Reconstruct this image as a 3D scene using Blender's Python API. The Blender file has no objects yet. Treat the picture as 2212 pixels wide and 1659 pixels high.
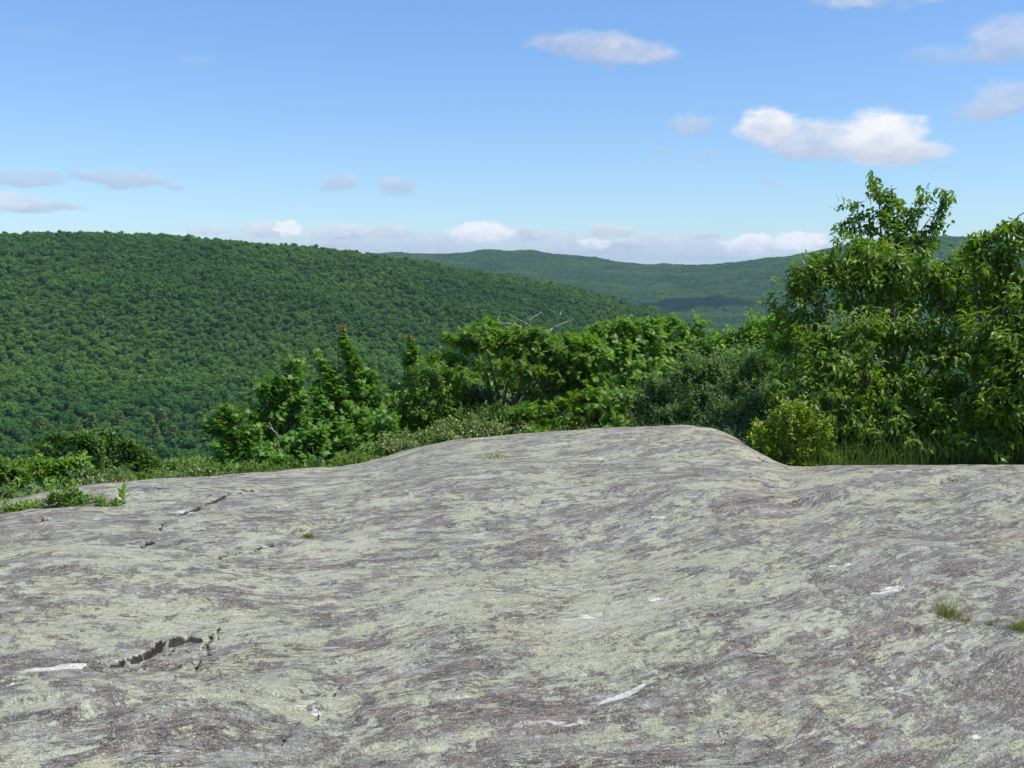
import bpy, math, random
import numpy as np
from mathutils import Vector
R = math.radians
rng = np.random.default_rng(7)
random.seed(7)
sc = bpy.context.scene
col = sc.collection
F, CU, CV, HZ, EYE = 2219.0, 1106.0, 829.5, 600.0, 1.6
PITCH = math.atan((CV-HZ)/F)

# ------------------------------------------------------------------ camera
cam = bpy.data.cameras.new('camera'); co = bpy.data.objects.new('camera', cam); col.objects.link(co)
cam.sensor_width = 36; cam.lens = 36*F/2212; cam.clip_end = 60000; cam.clip_start = 0.05
co.location = (0, 0, EYE); co.rotation_euler = (math.pi/2-PITCH, 0, 0)
sc.camera = co
sc.view_settings.view_transform = 'Standard'; sc.view_settings.look = 'None'
sc.view_settings.exposure = 0.35; sc.view_settings.gamma = 1
sc.cycles.use_denoising = True
sc.cycles.max_bounces = 8; sc.cycles.diffuse_bounces = 3; sc.cycles.transmission_bounces = 4
sc.cycles.volume_bounces = 1; sc.cycles.transparent_max_bounces = 8

# ------------------------------------------------------------------ node helper
class NT:
    def __init__(s, tree): s.t = tree; s.t.nodes.clear()
    def n(s, typ, ins=None, **props):
        nd = s.t.nodes.new(typ)
        for k, v in props.items(): setattr(nd, k, v)
        for k, v in (ins or {}).items(): s.set(nd.inputs[k], v)
        return nd
    def set(s, sock, v):
        if isinstance(v, bpy.types.NodeSocket): s.t.links.new(v, sock)
        else: sock.default_value = v
    def m(s, op, a, b=0.0, c=0.0, clamp=False):
        nd = s.n('ShaderNodeMath', {0: a, 1: b, 2: c}, operation=op); nd.use_clamp = clamp
        return nd.outputs[0]
    def mix(s, f, a, b, blend='MIX'):
        nd = s.n('ShaderNodeMix', data_type='RGBA', blend_type=blend)
        s.set(nd.inputs[0], f); s.set(nd.inputs[6], a); s.set(nd.inputs[7], b)
        return nd.outputs[2]
    def ramp(s, v, lo, hi, a=0.0, b=1.0, smooth=True):
        nd = s.n('ShaderNodeMapRange', {0: v, 1: lo, 2: hi, 3: a, 4: b})
        if smooth: nd.interpolation_type = 'SMOOTHSTEP'
        return nd.outputs[0]
    def noise(s, vec, scale, detail=4, rough=0.55, out='Fac', dist=0.0):
        return s.n('ShaderNodeTexNoise', {'Vector': vec, 'Scale': scale, 'Detail': detail, 'Roughness': rough, 'Distortion': dist}).outputs[out]

# ------------------------------------------------------------------ world: sky with clouds
SUN_EL, SUN_AZ = R(58), R(108)
world = bpy.data.worlds.new('World'); sc.world = world; world.use_nodes = True
w = NT(world.node_tree)
sky = w.n('ShaderNodeTexSky', sky_type='NISHITA', sun_disc=False, sun_elevation=SUN_EL, sun_rotation=SUN_AZ,
          altitude=600, air_density=1.0, dust_density=0.35, ozone_density=1.6)
tc = w.n('ShaderNodeTexCoord').outputs['Generated']
sx = w.n('ShaderNodeSeparateXYZ', {0: tc})
X, Y, Z = sx.outputs
hl = w.m('SQRT', w.m('ADD', w.m('MULTIPLY', X, X), w.m('MULTIPLY', Y, Y)))
az = w.m('ARCTAN2', X, Y)
el = w.m('ARCTAN2', Z, hl)
P = w.n('ShaderNodeCombineXYZ', {0: az, 1: el, 2: 0.0}).outputs[0]
def dirang(u, v):
    x = (u-CU)/F; yy = (CV-v)/F
    d = Vector((x, math.cos(PITCH)+yy*math.sin(PITCH), -math.sin(PITCH)+yy*math.cos(PITCH)))
    return math.atan2(d.x, d.y), math.atan2(d.z, math.hypot(d.x, d.y)), d
# soft edge break-up of the clouds
n1 = w.noise(w.n('ShaderNodeVectorMath', {0: P, 1: (1.0, 1.9, 1)}, operation='MULTIPLY').outputs[0], 22, 6, 0.62, 'Color')
n1v = w.n('ShaderNodeVectorMath', {0: n1, 1: (0.5, 0.5, 0.5)}, operation='SUBTRACT').outputs[0]
Pw = w.n('ShaderNodeVectorMath', {0: n1v, 1: (0.052, 0.027, 0), 2: P}, operation='MULTIPLY_ADD').outputs[0]
n2 = w.noise(w.n('ShaderNodeVectorMath', {0: P, 1: (1.0, 1.5, 1)}, operation='MULTIPLY').outputs[0], 85, 6, 0.6, 'Color')
n2v = w.n('ShaderNodeVectorMath', {0: n2, 1: (0.5, 0.5, 0.5)}, operation='SUBTRACT').outputs[0]
Pf = w.n('ShaderNodeVectorMath', {0: n2v, 1: (0.026, 0.014, 0), 2: P}, operation='MULTIPLY_ADD').outputs[0]
pufff = w.noise(w.n('ShaderNodeVectorMath', {0: P, 1: (1.0, 1.6, 1)}, operation='MULTIPLY').outputs[0], 110, 5, 0.6)
puff = w.noise(w.n('ShaderNodeVectorMath', {0: P, 1: (1.0, 1.6, 1)}, operation='MULTIPLY').outputs[0], 45, 5, 0.6)
base = w.n('ShaderNodeHueSaturation', {'Saturation': 1.0, 'Value': 1.0, 'Color': sky.outputs[0]}).outputs[0]
skytint = w.ramp(el, R(-2), R(24))
base = w.mix(1.0, base, w.mix(skytint, (0.86, 1.02, 1.16, 1), (0.90, 1.18, 1.52, 1)), 'MULTIPLY')
cur = base
GREY, WHITE = (3.7, 4.2, 5.4, 1), (7.6, 7.7, 8.0, 1)
CL = [  # u, v, half width, half height, opacity, brightness, softness
    (1265,96,110,32,.50,.22,.95),(1350,112,105,30,.55,.30,.95),(1420,122,50,20,.4,.3,.95),(1185,98,55,20,.38,.2,.95),
    (2060,115,110,26,.28,.2,.9),(2175,85,76,50,.52,.3,.9),
    (2165,218,72,36,.5,.28,.9),(2110,240,60,26,.35,.3,.9),
    (1495,272,52,22,.5,.25,.9),(1660,272,62,42,.85,.8,.75),(1740,300,105,42,.7,.5,.8),(1900,300,95,52,.95,.9,.7),(1960,325,80,30,.8,.65,.8),(1850,325,170,24,.5,.4,.9),
    (1435,330,35,9,.25,.1,.9),(1520,332,30,9,.28,.1,.9),(2038,366,30,9,.25,.1,.9),(1655,402,26,10,.22,.15,.9),
    (735,392,40,24,.5,.15,.8),(855,400,52,19,.5,.15,.8),
    (60,385,78,18,.5,.1,.8),(265,386,100,20,.55,.1,.8),(375,404,32,9,.45,.1,.8),(165,375,22,18,.2,.1,.9),
    (30,437,60,22,.6,.5,.8),(95,448,90,14,.55,.2,.8),
    (430,133,55,16,.16,.2,1.),(80,75,60,16,.10,.2,1.),
    (1920,-8,150,20,.6,.5,.9),
    # bank along the horizon
    (620,530,220,32,.50,.2,.9),(840,530,200,34,.55,.2,.9),(1150,535,300,42,.58,.2,.9),(1430,540,240,40,.55,.2,.9),(1680,550,230,34,.5,.2,.9),
    (450,497,50,11,.55,.5,.7),(570,497,60,17,.7,.55,.7),(622,492,28,20,1.,1.35,.55),(745,502,78,18,.72,.55,.7),(850,500,50,16,.6,.4,.7),
    (1040,502,70,22,1.,1.1,.6),(1150,505,40,16,.6,.4,.7),(1300,496,32,16,.6,.5,.7),(1350,500,32,14,.6,.5,.7),(1285,527,42,14,.85,.95,.65),(1370,525,70,14,.6,.45,.7),
    (1525,510,36,7,.4,.15,.8),(1610,532,55,22,.9,.9,.65),(1575,545,38,14,.7,.55,.7),(1630,518,38,15,1.,1.15,.6),(1725,522,60,21,1.,1.25,.55),
]
for (u, v, a, b, op, br, soft) in CL:
    th, e, _ = dirang(u, v)
    far = v > 470
    d = w.n('ShaderNodeVectorMath', {0: Pf if far else Pw, 1: (-th, -e, 0)}, operation='ADD').outputs[0]
    d = w.n('ShaderNodeVectorMath', {0: d, 1: (F/(a*1.02), F/(b*1.05), 0)}, operation='MULTIPLY').outputs[0]
    ln = w.n('ShaderNodeVectorMath', {0: d}, operation='LENGTH').outputs[1]
    soft *= .72 if op > .45 else .9
    al = w.ramp(ln, 1.10, 1.10-soft, 0.0, min(op*1.05, 1.0))
    al = w.m('MULTIPLY', al, w.ramp(pufff if far else puff, 0.15, 0.62, 0.6, 1.12), clamp=True)
    dy = w.n('ShaderNodeSeparateXYZ', {0: d}).outputs[1]
    sh = w.m('MULTIPLY_ADD', dy, 0.38, br*.82)
    sh = w.m('MULTIPLY_ADD', w.m('SUBTRACT', pufff if far else puff, 0.5), 0.9, sh, clamp=True)
    cur = w.mix(al, cur, w.mix(sh, GREY, WHITE))
bg = w.n('ShaderNodeBackground', {'Color': cur, 'Strength': 0.1})
w.t.links.new(bg.outputs[0], w.n('ShaderNodeOutputWorld').inputs[0])
world.cycles.sampling_method = 'MANUAL'; world.cycles.sample_map_resolution = 1024

# ------------------------------------------------------------------ sun
sun = bpy.data.lights.new('sun', 'SUN'); sun.energy = 4.6; sun.angle = R(0.53); sun.color = (1.0, 0.955, 0.89)
so = bpy.data.objects.new('sun', sun); col.objects.link(so)
sd = Vector((math.cos(SUN_EL)*math.sin(SUN_AZ), math.cos(SUN_EL)*math.cos(SUN_AZ), math.sin(SUN_EL)))
so.rotation_euler = sd.to_track_quat('Z', 'Y').to_euler(); so.location = (20, 0, 40)

# ------------------------------------------------------------------ generic helpers
def hash2(ix, iy, seed):
    h = (ix.astype(np.int64)*374761393 + iy.astype(np.int64)*668265263 + seed*1442695041) & 0xffffffff
    h = ((h ^ (h >> 13))*1274126177) & 0xffffffff
    return ((h ^ (h >> 16)) & 0xffffff)/float(0xffffff)
def vnoise(x, y, seed=0):
    ix = np.floor(x); iy = np.floor(y); fx = x-ix; fy = y-iy
    ux = fx*fx*fx*(fx*(fx*6-15)+10); uy = fy*fy*fy*(fy*(fy*6-15)+10)
    def g(a, b):
        an = hash2(a, b, seed)*6.2831853
        return np.cos(an), np.sin(an)
    r = 0
    out = None
    c00 = g(ix, iy); c10 = g(ix+1, iy); c01 = g(ix, iy+1); c11 = g(ix+1, iy+1)
    a = c00[0]*fx+c00[1]*fy; b = c10[0]*(fx-1)+c10[1]*fy
    c = c01[0]*fx+c01[1]*(fy-1); d = c11[0]*(fx-1)+c11[1]*(fy-1)
    return 1.5*((a*(1-ux)+b*ux)*(1-uy)+(c*(1-ux)+d*ux)*uy)
def fbm(x, y, oct=4, seed=0, gain=0.5):
    s = 0; a = 1
    for o in range(oct):
        s = s + a*vnoise(x, y, seed+o*17); x = x*2.03+3.7; y = y*2.03-1.9; a *= gain
    return s
def sstep(a, b, x):
    t = np.clip((x-a)/(b-a), 0, 1); return t*t*(3-2*t)

def build(name, verts, faces, mat=None, parent=None, smooth=False, k=None):
    """verts Nx3; faces: array MxK or list of arrays"""
    if not isinstance(faces, list): faces = [faces]
    faces = [np.asarray(f, np.int64) for f in faces if len(f)]
    me = bpy.data.meshes.new(name)
    me.vertices.add(len(verts)); me.vertices.foreach_set('co', np.asarray(verts, np.float32).ravel())
    loops = np.concatenate([f.ravel() for f in faces]); cnt = np.concatenate([np.full(len(f), f.shape[1]) for f in faces])
    me.loops.add(len(loops)); me.loops.foreach_set('vertex_index', loops.astype(np.int32))
    me.polygons.add(len(cnt)); st = np.zeros(len(cnt), np.int32); st[1:] = np.cumsum(cnt)[:-1]
    me.polygons.foreach_set('loop_start', st)
    me.polygons.foreach_set('use_smooth', np.full(len(cnt), smooth))
    me.update(calc_edges=True)
    if mat:
        for m_ in (mat if isinstance(mat, (list, tuple)) else [mat]): me.materials.append(m_)
    o = bpy.data.objects.new(name, me); col.objects.link(o)
    if parent: o.parent = parent
    return o
def attr(o, name, data, kind='FLOAT'):
    a = o.data.attributes.new(name, kind, 'POINT')
    a.data.foreach_set('value' if kind == 'FLOAT' else 'vector', np.asarray(data, np.float32).ravel())
def tag(o, label=None, cat=None, group=None, kind=None):
    if label: o['label'] = label
    if cat: o['category'] = cat
    if group: o['group'] = group
    if kind: o['kind'] = kind
    return o
def empty(name, loc):
    o = bpy.data.objects.new(name, None); col.objects.link(o); o.location = loc; o.empty_display_size = 0.2
    return o

# ------------------------------------------------------------------ shape of the land (metres, eye at the origin)
def table(pts):
    """image outline -> (bearing, tangent of the elevation)"""
    A = [(dirang(u, v)[0], math.tan(dirang(u, v)[1])) for u, v in pts]
    return np.array([a[0] for a in A]), np.array([a[1] for a in A])
CR_U = [(-1500,1250),(-500,1180),(-100,1108),(0,1090),(100,1070),(190,1052),(350,1037),(540,1023),(720,1011),(830,990),(930,964),(1000,950),(1150,936),(1300,927),(1400,921),(1480,919),(1540,926),(1600,950),(1650,982),(1700,1012),(1760,1017),(1850,1013),(2000,1008),(2212,1004),(2500,1000),(3400,990)]
CR_T, CR_E = table(CR_U)
CR_R = np.array([6,7,8.0,8.2,8.4,8.6,9.0,9.4,9.8,10.1,10.4,10.6,10.8,10.9,10.9,10.8,10.5,10.0,9.4,8.8,8.6,8.6,8.7,8.8,8.8,8.6])
def smooth_table(T, V, w=R(0.35)):
    g = np.linspace(-2.0, 2.0, 4001); v = np.interp(g, T, V)
    k = np.exp(-0.5*(np.arange(-60, 61)*0.001/w)**2); k /= k.sum()
    vp = np.pad(v, 60, mode='edge'); return g, np.convolve(vp, k, 'valid')
cg, ce = smooth_table(CR_T, CR_E); _, crr = smooth_table(CR_T, CR_R, R(0.8))
def crest(th):
    return np.interp(th, cg, crr), np.interp(th, cg, ce)      # radius, tan(elevation)
def rock_base(th, r):
    rc, te = crest(th); zc = EYE + rc*te
    r0 = 2.2; L = rc-r0; t = np.clip((r-r0)/L, 0, 1)
    h = zc*(3*t*t-2*t**3) + te*L*(t**3-t*t)
    dr = np.maximum(r-rc, 0)
    return h + te*dr - 0.10*dr*dr*np.clip(1+0*dr, 0, 1)
LH_T, LH_E = table([(-3000,520),(-600,507),(0,505),(190,502),(400,510),(600,524),(750,541),(850,554),(950,570),(1100,594),(1250,622),(1350,647),(1430,670),(1500,704),(1560,745),(1650,820),(1750,900),(4000,900)])
FH_T, FH_E = table([(-3000,600),(300,585),(600,541),(700,541),(860,551),(950,544),(1060,541),(1150,542),(1250,557),(1350,569),(1480,574),(1560,571),(1660,559),(1760,542),(1850,526),(1950,514),(2050,511),(2120,513),(2212,520),(2600,560),(5000,600)])
lg, le = smooth_table(LH_T, LH_E, R(0.5)); _, fe = smooth_table(FH_T, FH_E, R(0.3))
CAN = 5.0
def land(th, r):
    th = np.asarray(th, float); r = np.asarray(r, float)
    rc, te = crest(th); zc = EYE+rc*te
    rl = 1080+60*np.sin(th*4); zl = np.maximum(EYE+rl*np.interp(th, lg, le)-CAN, -100)
    rf = 3300+120*np.sin(th*7+1); zf = EYE+rf*np.interp(th, lg, fe)-CAN
    kr = [rc+0.25, rc+3, 25+0*r, 90+0*r, 250+0*r, 400+0*r, rl, 1550+0*r, 2100+0*r, rf, 4600+0*r, 9000+0*r]
    kz = [zc-0.16, zc-0.9, -5.5+0*r, -30+0*r, -82+0*r, -102+0*r, zl, -104+0*r, -101+0*r, zf, -60+0*r, -100+0*r]
    z = np.array(np.broadcast_to(kz[0], np.broadcast(th, r).shape), float)
    for i in range(len(kr)-1):
        t = np.clip((r-kr[i])/(kr[i+1]-kr[i]), 0, 1); s = t*t*(3-2*t)
        big = i >= 5
        tt = (0.35*t+0.65*s) if big else t
        z = np.where(r > kr[i], kz[i]+(kz[i+1]-kz[i])*tt, z)
    x = r*np.sin(th); y = r*np.cos(th)
    amp = np.clip((r-60)/400, 0, 1)
    nearc = 1-0.75*np.exp(-((r-rl)/130)**2)
    z = z + amp*nearc*(9*fbm(x/150, y/150, 3, 5)) + np.clip((r-1900)/500, 0, 1)*np.exp(-((r-2700)/420)**2)*9*fbm(x/330, y/330, 2, 9)
    z = z + np.clip((r-10)/4, 0, 1)*0.12*fbm(x/1.4, y/1.4, 2, 3)
    return z
def ground_pt(u, v):
    th, e, d = dirang(u, v); te = math.tan(e)
    lo, hi = 1.2, float(crest(th)[0])
    for _ in range(50):
        m = (lo+hi)/2
        if (rock_base(th, m)-EYE)/m < te: lo = m
        else: hi = m
    return np.array([lo*math.sin(th), lo*math.cos(th)])

# ------------------------------------------------------------------ rock outcrop
def rock_mesh():
    th1 = np.concatenate([np.linspace(-1.9, -0.52, 140, endpoint=False), np.linspace(-0.52, 0.52, 1400), np.linspace(0.52, 1.9, 141)[1:]])
    dep = np.concatenate([np.linspace(R(80), R(29), 90, endpoint=False), np.linspace(R(29), R(8.4), 640)])
    rr = 1.6/np.tan(dep)
    rr = np.concatenate([rr, rr[-1]+np.linspace(0.04, 5.5, 90)])
    TH, RR = np.meshgrid(th1, rr)
    return TH, RR
TH, RR = rock_mesh()
# squash the rows so that the last dense row falls on each bearing's own crest
rcg, _ = crest(TH)
rdense = 1.6/math.tan(R(8.4))
RR = np.where(RR <= rdense, RR*1.0, RR)
RR = np.where(RR < 3.0, RR, 3.0+(RR-3.0)*(rcg+0.3-3.0)/(rdense-3.0))
RX, RY = RR*np.sin(TH), RR*np.cos(TH)
def foli(x, y):
    """coordinates along and across the foliation of the schist"""
    g = 0.17*x + np.where(x > 0, np.where(x < 2.0, 0.17*x*x, 0.68+(x-2.0)*0.20), np.where(x > -2.0, -0.05*x*x, -0.2+(x+2.0)*0.12))
    wv = 0.13*vnoise(x/1.6+5, y/2.1, 31) + 0.030*vnoise(x/0.55, y/0.75, 32) + 0.012*vnoise(x/0.2, y/0.25, 33)
    # drag folds in the near left
    c = ground_pt(600, 1480)
    dx, dy = x-c[0], y-c[1]; q = np.exp(-(dx*dx/0.35+dy*dy/0.5))
    wv = wv + 0.10*q*np.sin(dx*5.5)
    c = ground_pt(330, 1400); dx, dy = x-c[0], y-c[1]
    wv = wv + 0.06*np.exp(-(dx*dx/0.5+dy*dy/0.12))*np.cos(dx*4)
    t = y - g + wv
    s = x + 0.30*y + 0.15*vnoise(x/0.9, y/0.9, 34)
    return s, t
S, T = foli(RX, RY)
H = rock_base(TH, RR)
fade = np.clip((rcg+2.5-RR)/2.0, 0.2, 1)
# broad humps and hollows, then ridges along the foliation
H = H + fade*(0.038*fbm(RX/1.9, RY/1.6, 2, 41) + 0.014*fbm(RX/0.75, RY/0.5, 3, 42))
st1 = fbm(S*1.1, T*5.0, 3, 51); st2 = fbm(S*2.6, T*15.0, 4, 52, 0.6); st3 = fbm(S*8, T*46.0, 2, 53)
H = H + 0.0065*st1 + 0.0052*st2*(0.35+0.65*sstep(8, 4, RR)) + 0.0034*st3*sstep(5.5, 3.2, RR)
led = fbm(S*0.8+9, T*2.6, 2, 61); led = led-np.floor(led*2.2)/2.2
H = H + 0.012*(0.25+0.75*sstep(6, 3.5, RR))*sstep(0.0, 0.05, led)*sstep(0.46, 0.1, led)
H = H + 0.0015*fbm(RX/0.03, RY/0.03, 2, 71)*sstep(6, 3, RR)

crack_shade = np.zeros_like(H)  # painted shade: where cracks and ledge faces get a near-black colour
def polydist(pts, rad):
    """distance, side and arc position with respect to an image polyline laid on the rock"""
    W = [ground_pt(u, v) for u, v in pts]
    W = np.array(W); lo = W.min(0)-rad; hi = W.max(0)+rad
    idx = np.nonzero((RX > lo[0]) & (RX < hi[0]) & (RY > lo[1]) & (RY < hi[1]))
    px, py = RX[idx], RY[idx]
    px = px+0.012*vnoise(px/0.09, py/0.09, 91); py = py+0.020*vnoise(px/0.13, py/0.13, 92)+0.006*vnoise(px/0.045, py/0.045, 95)
    best = np.full(px.shape, 9.); side = np.zeros(px.shape); arc = np.zeros(px.shape)
    segs = np.linalg.norm(np.diff(W, axis=0), axis=1); tot = segs.sum(); acc = 0
    for i in range(len(W)-1):
        a, b = W[i], W[i+1]; d = b-a; L2 = (d*d).sum()
        t = np.clip(((px-a[0])*d[0]+(py-a[1])*d[1])/L2, 0, 1)
        qx = px-(a[0]+t*d[0]); qy = py-(a[1]+t*d[1]); di = np.hypot(qx, qy)
        m = di < best
        best = np.where(m, di, best); side = np.where(m, np.sign(d[0]*qy-d[1]*qx), side); arc = np.where(m, (acc+t*segs[i])/tot, arc)
        acc += segs[i]
    return idx, best, side, arc
def crack(pts, width, depth, dark=1.0):
    idx, d, s, a = polydist(pts, 0.15)
    tap = np.clip(np.minimum(a, 1-a)*6, 0.15, 1)*np.clip(0.70+1.0*vnoise(a*11+pts[0][0], a*0+.3, 93), 0.12, 1.2)
    wd = np.maximum(width*tap, 1e-4); k = np.exp(-(d/wd)**2)
    H[idx] -= depth*k*tap; k = np.exp(-(d/(1.45*wd))**2); crack_shade[idx] = np.maximum(crack_shade[idx], k*dark*np.clip(tap*1.8, 0, 1))
def ledge(pts, drop, reach, soft=0.012, side=-1, dark=0.7):
    """the rock on one side of the line (near side for lines drawn left to right) breaks down by `drop`"""
    idx, d, s, a = polydist(pts, reach*3)
    tap = np.clip(np.minimum(a, 1-a)*5, 0, 1)**0.7
    sd = d*s*side
    H[idx] -= drop*tap*sstep(-soft, soft, sd)*np.exp(-np.maximum(sd, 0)/reach)
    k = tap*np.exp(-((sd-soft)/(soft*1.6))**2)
    crack_shade[idx] = np.maximum(crack_shade[idx], dark*k)  # shade on the broken face, added to the colour mask
def Z5(pts): return [(x*0.4085, 981+y*0.4085) for x, y in pts]
def fracture(pts, w_, drop, reach, dark=1.0, side=-1):
    """an open joint: a thin jagged crack with the rock on the near side broken slightly lower"""
    ledge(pts, drop, reach, w_*.7, side, dark*.12); crack(pts, w_, w_*1.6, dark)
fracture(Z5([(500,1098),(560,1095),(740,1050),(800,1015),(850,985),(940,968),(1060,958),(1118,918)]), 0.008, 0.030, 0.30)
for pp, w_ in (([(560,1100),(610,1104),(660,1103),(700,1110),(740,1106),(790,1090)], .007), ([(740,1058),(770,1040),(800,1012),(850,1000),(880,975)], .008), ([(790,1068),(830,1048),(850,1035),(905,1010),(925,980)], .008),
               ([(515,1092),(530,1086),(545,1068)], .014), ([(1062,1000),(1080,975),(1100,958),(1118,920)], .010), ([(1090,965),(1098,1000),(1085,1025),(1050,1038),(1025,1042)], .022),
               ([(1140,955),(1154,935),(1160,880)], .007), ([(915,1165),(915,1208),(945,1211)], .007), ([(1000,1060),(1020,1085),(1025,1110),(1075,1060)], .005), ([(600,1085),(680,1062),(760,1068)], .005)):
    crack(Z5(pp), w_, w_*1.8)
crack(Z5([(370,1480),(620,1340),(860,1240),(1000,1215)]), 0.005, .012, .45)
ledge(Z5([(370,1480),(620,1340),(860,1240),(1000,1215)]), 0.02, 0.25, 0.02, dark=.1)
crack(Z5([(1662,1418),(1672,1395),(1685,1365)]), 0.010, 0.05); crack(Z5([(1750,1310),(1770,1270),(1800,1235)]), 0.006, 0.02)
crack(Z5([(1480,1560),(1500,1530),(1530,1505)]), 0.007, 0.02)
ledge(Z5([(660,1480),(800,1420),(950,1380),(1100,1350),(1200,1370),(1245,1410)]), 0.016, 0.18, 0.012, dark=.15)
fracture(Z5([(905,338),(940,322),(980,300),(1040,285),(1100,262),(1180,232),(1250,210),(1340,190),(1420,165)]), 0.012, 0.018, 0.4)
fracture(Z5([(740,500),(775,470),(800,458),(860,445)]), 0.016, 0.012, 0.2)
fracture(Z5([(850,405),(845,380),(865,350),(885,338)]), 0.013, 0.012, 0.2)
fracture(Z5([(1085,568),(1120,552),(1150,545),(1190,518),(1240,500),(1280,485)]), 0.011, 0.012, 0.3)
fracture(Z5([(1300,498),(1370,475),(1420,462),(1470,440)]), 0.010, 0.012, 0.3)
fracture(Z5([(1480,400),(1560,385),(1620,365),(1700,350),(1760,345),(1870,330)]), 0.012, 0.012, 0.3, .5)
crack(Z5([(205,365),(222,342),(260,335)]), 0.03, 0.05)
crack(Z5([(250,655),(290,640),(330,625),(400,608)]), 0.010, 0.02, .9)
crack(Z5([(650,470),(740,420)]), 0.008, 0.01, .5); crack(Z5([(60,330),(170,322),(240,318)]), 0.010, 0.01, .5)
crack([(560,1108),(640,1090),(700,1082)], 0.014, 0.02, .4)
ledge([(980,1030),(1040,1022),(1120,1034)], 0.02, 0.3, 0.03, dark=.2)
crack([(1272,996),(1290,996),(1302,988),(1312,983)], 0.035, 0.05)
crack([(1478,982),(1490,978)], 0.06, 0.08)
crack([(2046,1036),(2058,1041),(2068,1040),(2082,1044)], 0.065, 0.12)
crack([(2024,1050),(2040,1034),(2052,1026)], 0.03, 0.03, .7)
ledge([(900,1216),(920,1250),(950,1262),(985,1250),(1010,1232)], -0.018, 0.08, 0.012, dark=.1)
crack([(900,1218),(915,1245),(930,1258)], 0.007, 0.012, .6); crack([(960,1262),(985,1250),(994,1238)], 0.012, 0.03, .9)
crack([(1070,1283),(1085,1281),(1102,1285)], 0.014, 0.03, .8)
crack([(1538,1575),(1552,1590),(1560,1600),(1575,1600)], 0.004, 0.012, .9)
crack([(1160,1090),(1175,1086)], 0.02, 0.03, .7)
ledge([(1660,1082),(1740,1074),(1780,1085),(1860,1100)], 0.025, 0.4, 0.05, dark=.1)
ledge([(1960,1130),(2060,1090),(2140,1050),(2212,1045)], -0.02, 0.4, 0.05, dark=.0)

# broad colour zones of the stone: yellow lichen, bare grey, white quartz
def blob(u, v, a, b):
    c = ground_pt(u, v); ex = ground_pt(u+a, v)-c; ey = ground_pt(u, v+b)-c
    l1 = max(np.hypot(*ex), 1e-3); l2 = max(np.hypot(*ey), 1e-3)
    return np.exp(-(((RX-c[0])/l1)**2+((RY-c[1])/l2)**2))
H += (0.045*blob(430,1575,150,50)+0.030*blob(650,1470,80,32)-0.030*blob(500,1445,120,26)+0.045*blob(110,1515,200,50)-0.025*blob(960,1235,70,20)
      +0.05*blob(2150,1070,90,16)-0.04*blob(1750,1085,100,12)+0.035*blob(1900,1112,130,14)+0.03*blob(900,1440,160,50)-0.03*blob(1300,1480,180,40)+0.03*blob(1700,1400,200,50))
lich = (0.8*blob(1250,1330,330,120)+0.5*blob(900,1260,300,50)+0.45*blob(300,1210,340,50)+0.5*blob(1500,1240,200,70)+0.35*blob(200,1290,300,90)
        +0.35*blob(500,1500,160,100)+0.25*blob(1700,1060,200,18)-0.6*blob(2050,1250,250,90)-0.6*blob(1900,1560,450,140)-0.35*blob(1350,1110,400,22)
        -0.35*blob(300,1560,250,60)-0.3*blob(1000,1600,300,80))
quartz = np.zeros_like(H)
def qv(p0, p1, wpx, k=1.0):
    a, b = ground_pt(*p0), ground_pt(*p1); mid = ((p0[0]+p1[0])/2, (p0[1]+p1[1])/2)
    wd = np.hypot(*(ground_pt(mid[0], mid[1]+wpx)-ground_pt(*mid)))
    idx, d, s, ar = polydist([p0, p1], wd*3)
    prof = wd*np.sqrt(np.clip(1-(2*ar-1)**2, 0.05, 1))
    quartz[idx] = np.maximum(quartz[idx], k*sstep(prof*1.15, prof*0.75, d))
qv((50,1462),(185,1434),14,1.1); qv((1290,1523),(1395,1480),6); qv((1880,1285),(1950,1266),5,.7); qv((1395,1301),(1440,1298),4,.7)
qv((1270,986),(1312,990),5,.5); qv((372,1106),(420,1101),2,.8); qv((625,1530),(685,1522),6,.6); qv((680,1530),(690,1550),6,.6)
qv((1230,1340),(1290,1336),4,.6); qv((1175,1555),(1290,1557),4,.6); qv((2080,1610),(2140,1590),9,.5); qv((28,1503),(36,1503),4,1.)
qv((2030,1368),(2062,1364),4,.6); qv((1790,1228),(1850,1222),3,.6); qv((1410,1120),(1440,1118),2,.8); qv((1540,1170),(1640,1162),2,.6)
qv((900,1160),(980,1158),2,.5); qv((1690,1620),(1790,1580),5,.45); qv((2040,1440),(2120,1425),3,.6); qv((1890,1510),(1960,1485),5,.6)
quartz *= 0.9

nr, nc = TH.shape
V = np.stack([RX, RY, H], -1).reshape(-1, 3)
ii = np.arange(nr*nc).reshape(nr, nc)
Q = np.stack([ii[:-1, :-1], ii[:-1, 1:], ii[1:, 1:], ii[1:, :-1]], -1).reshape(-1, 4)[:, ::-1]

def rock_height(x, y):
    """height of the finished rock at a spot (nearest grid vertex)"""
    th = math.atan2(x, y); r = math.hypot(x, y)
    j = int(np.argmin(np.abs(TH[0]-th))); i = int(np.argmin(np.abs(RR[:, j]-r)))
    return float(H[i, j])

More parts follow.
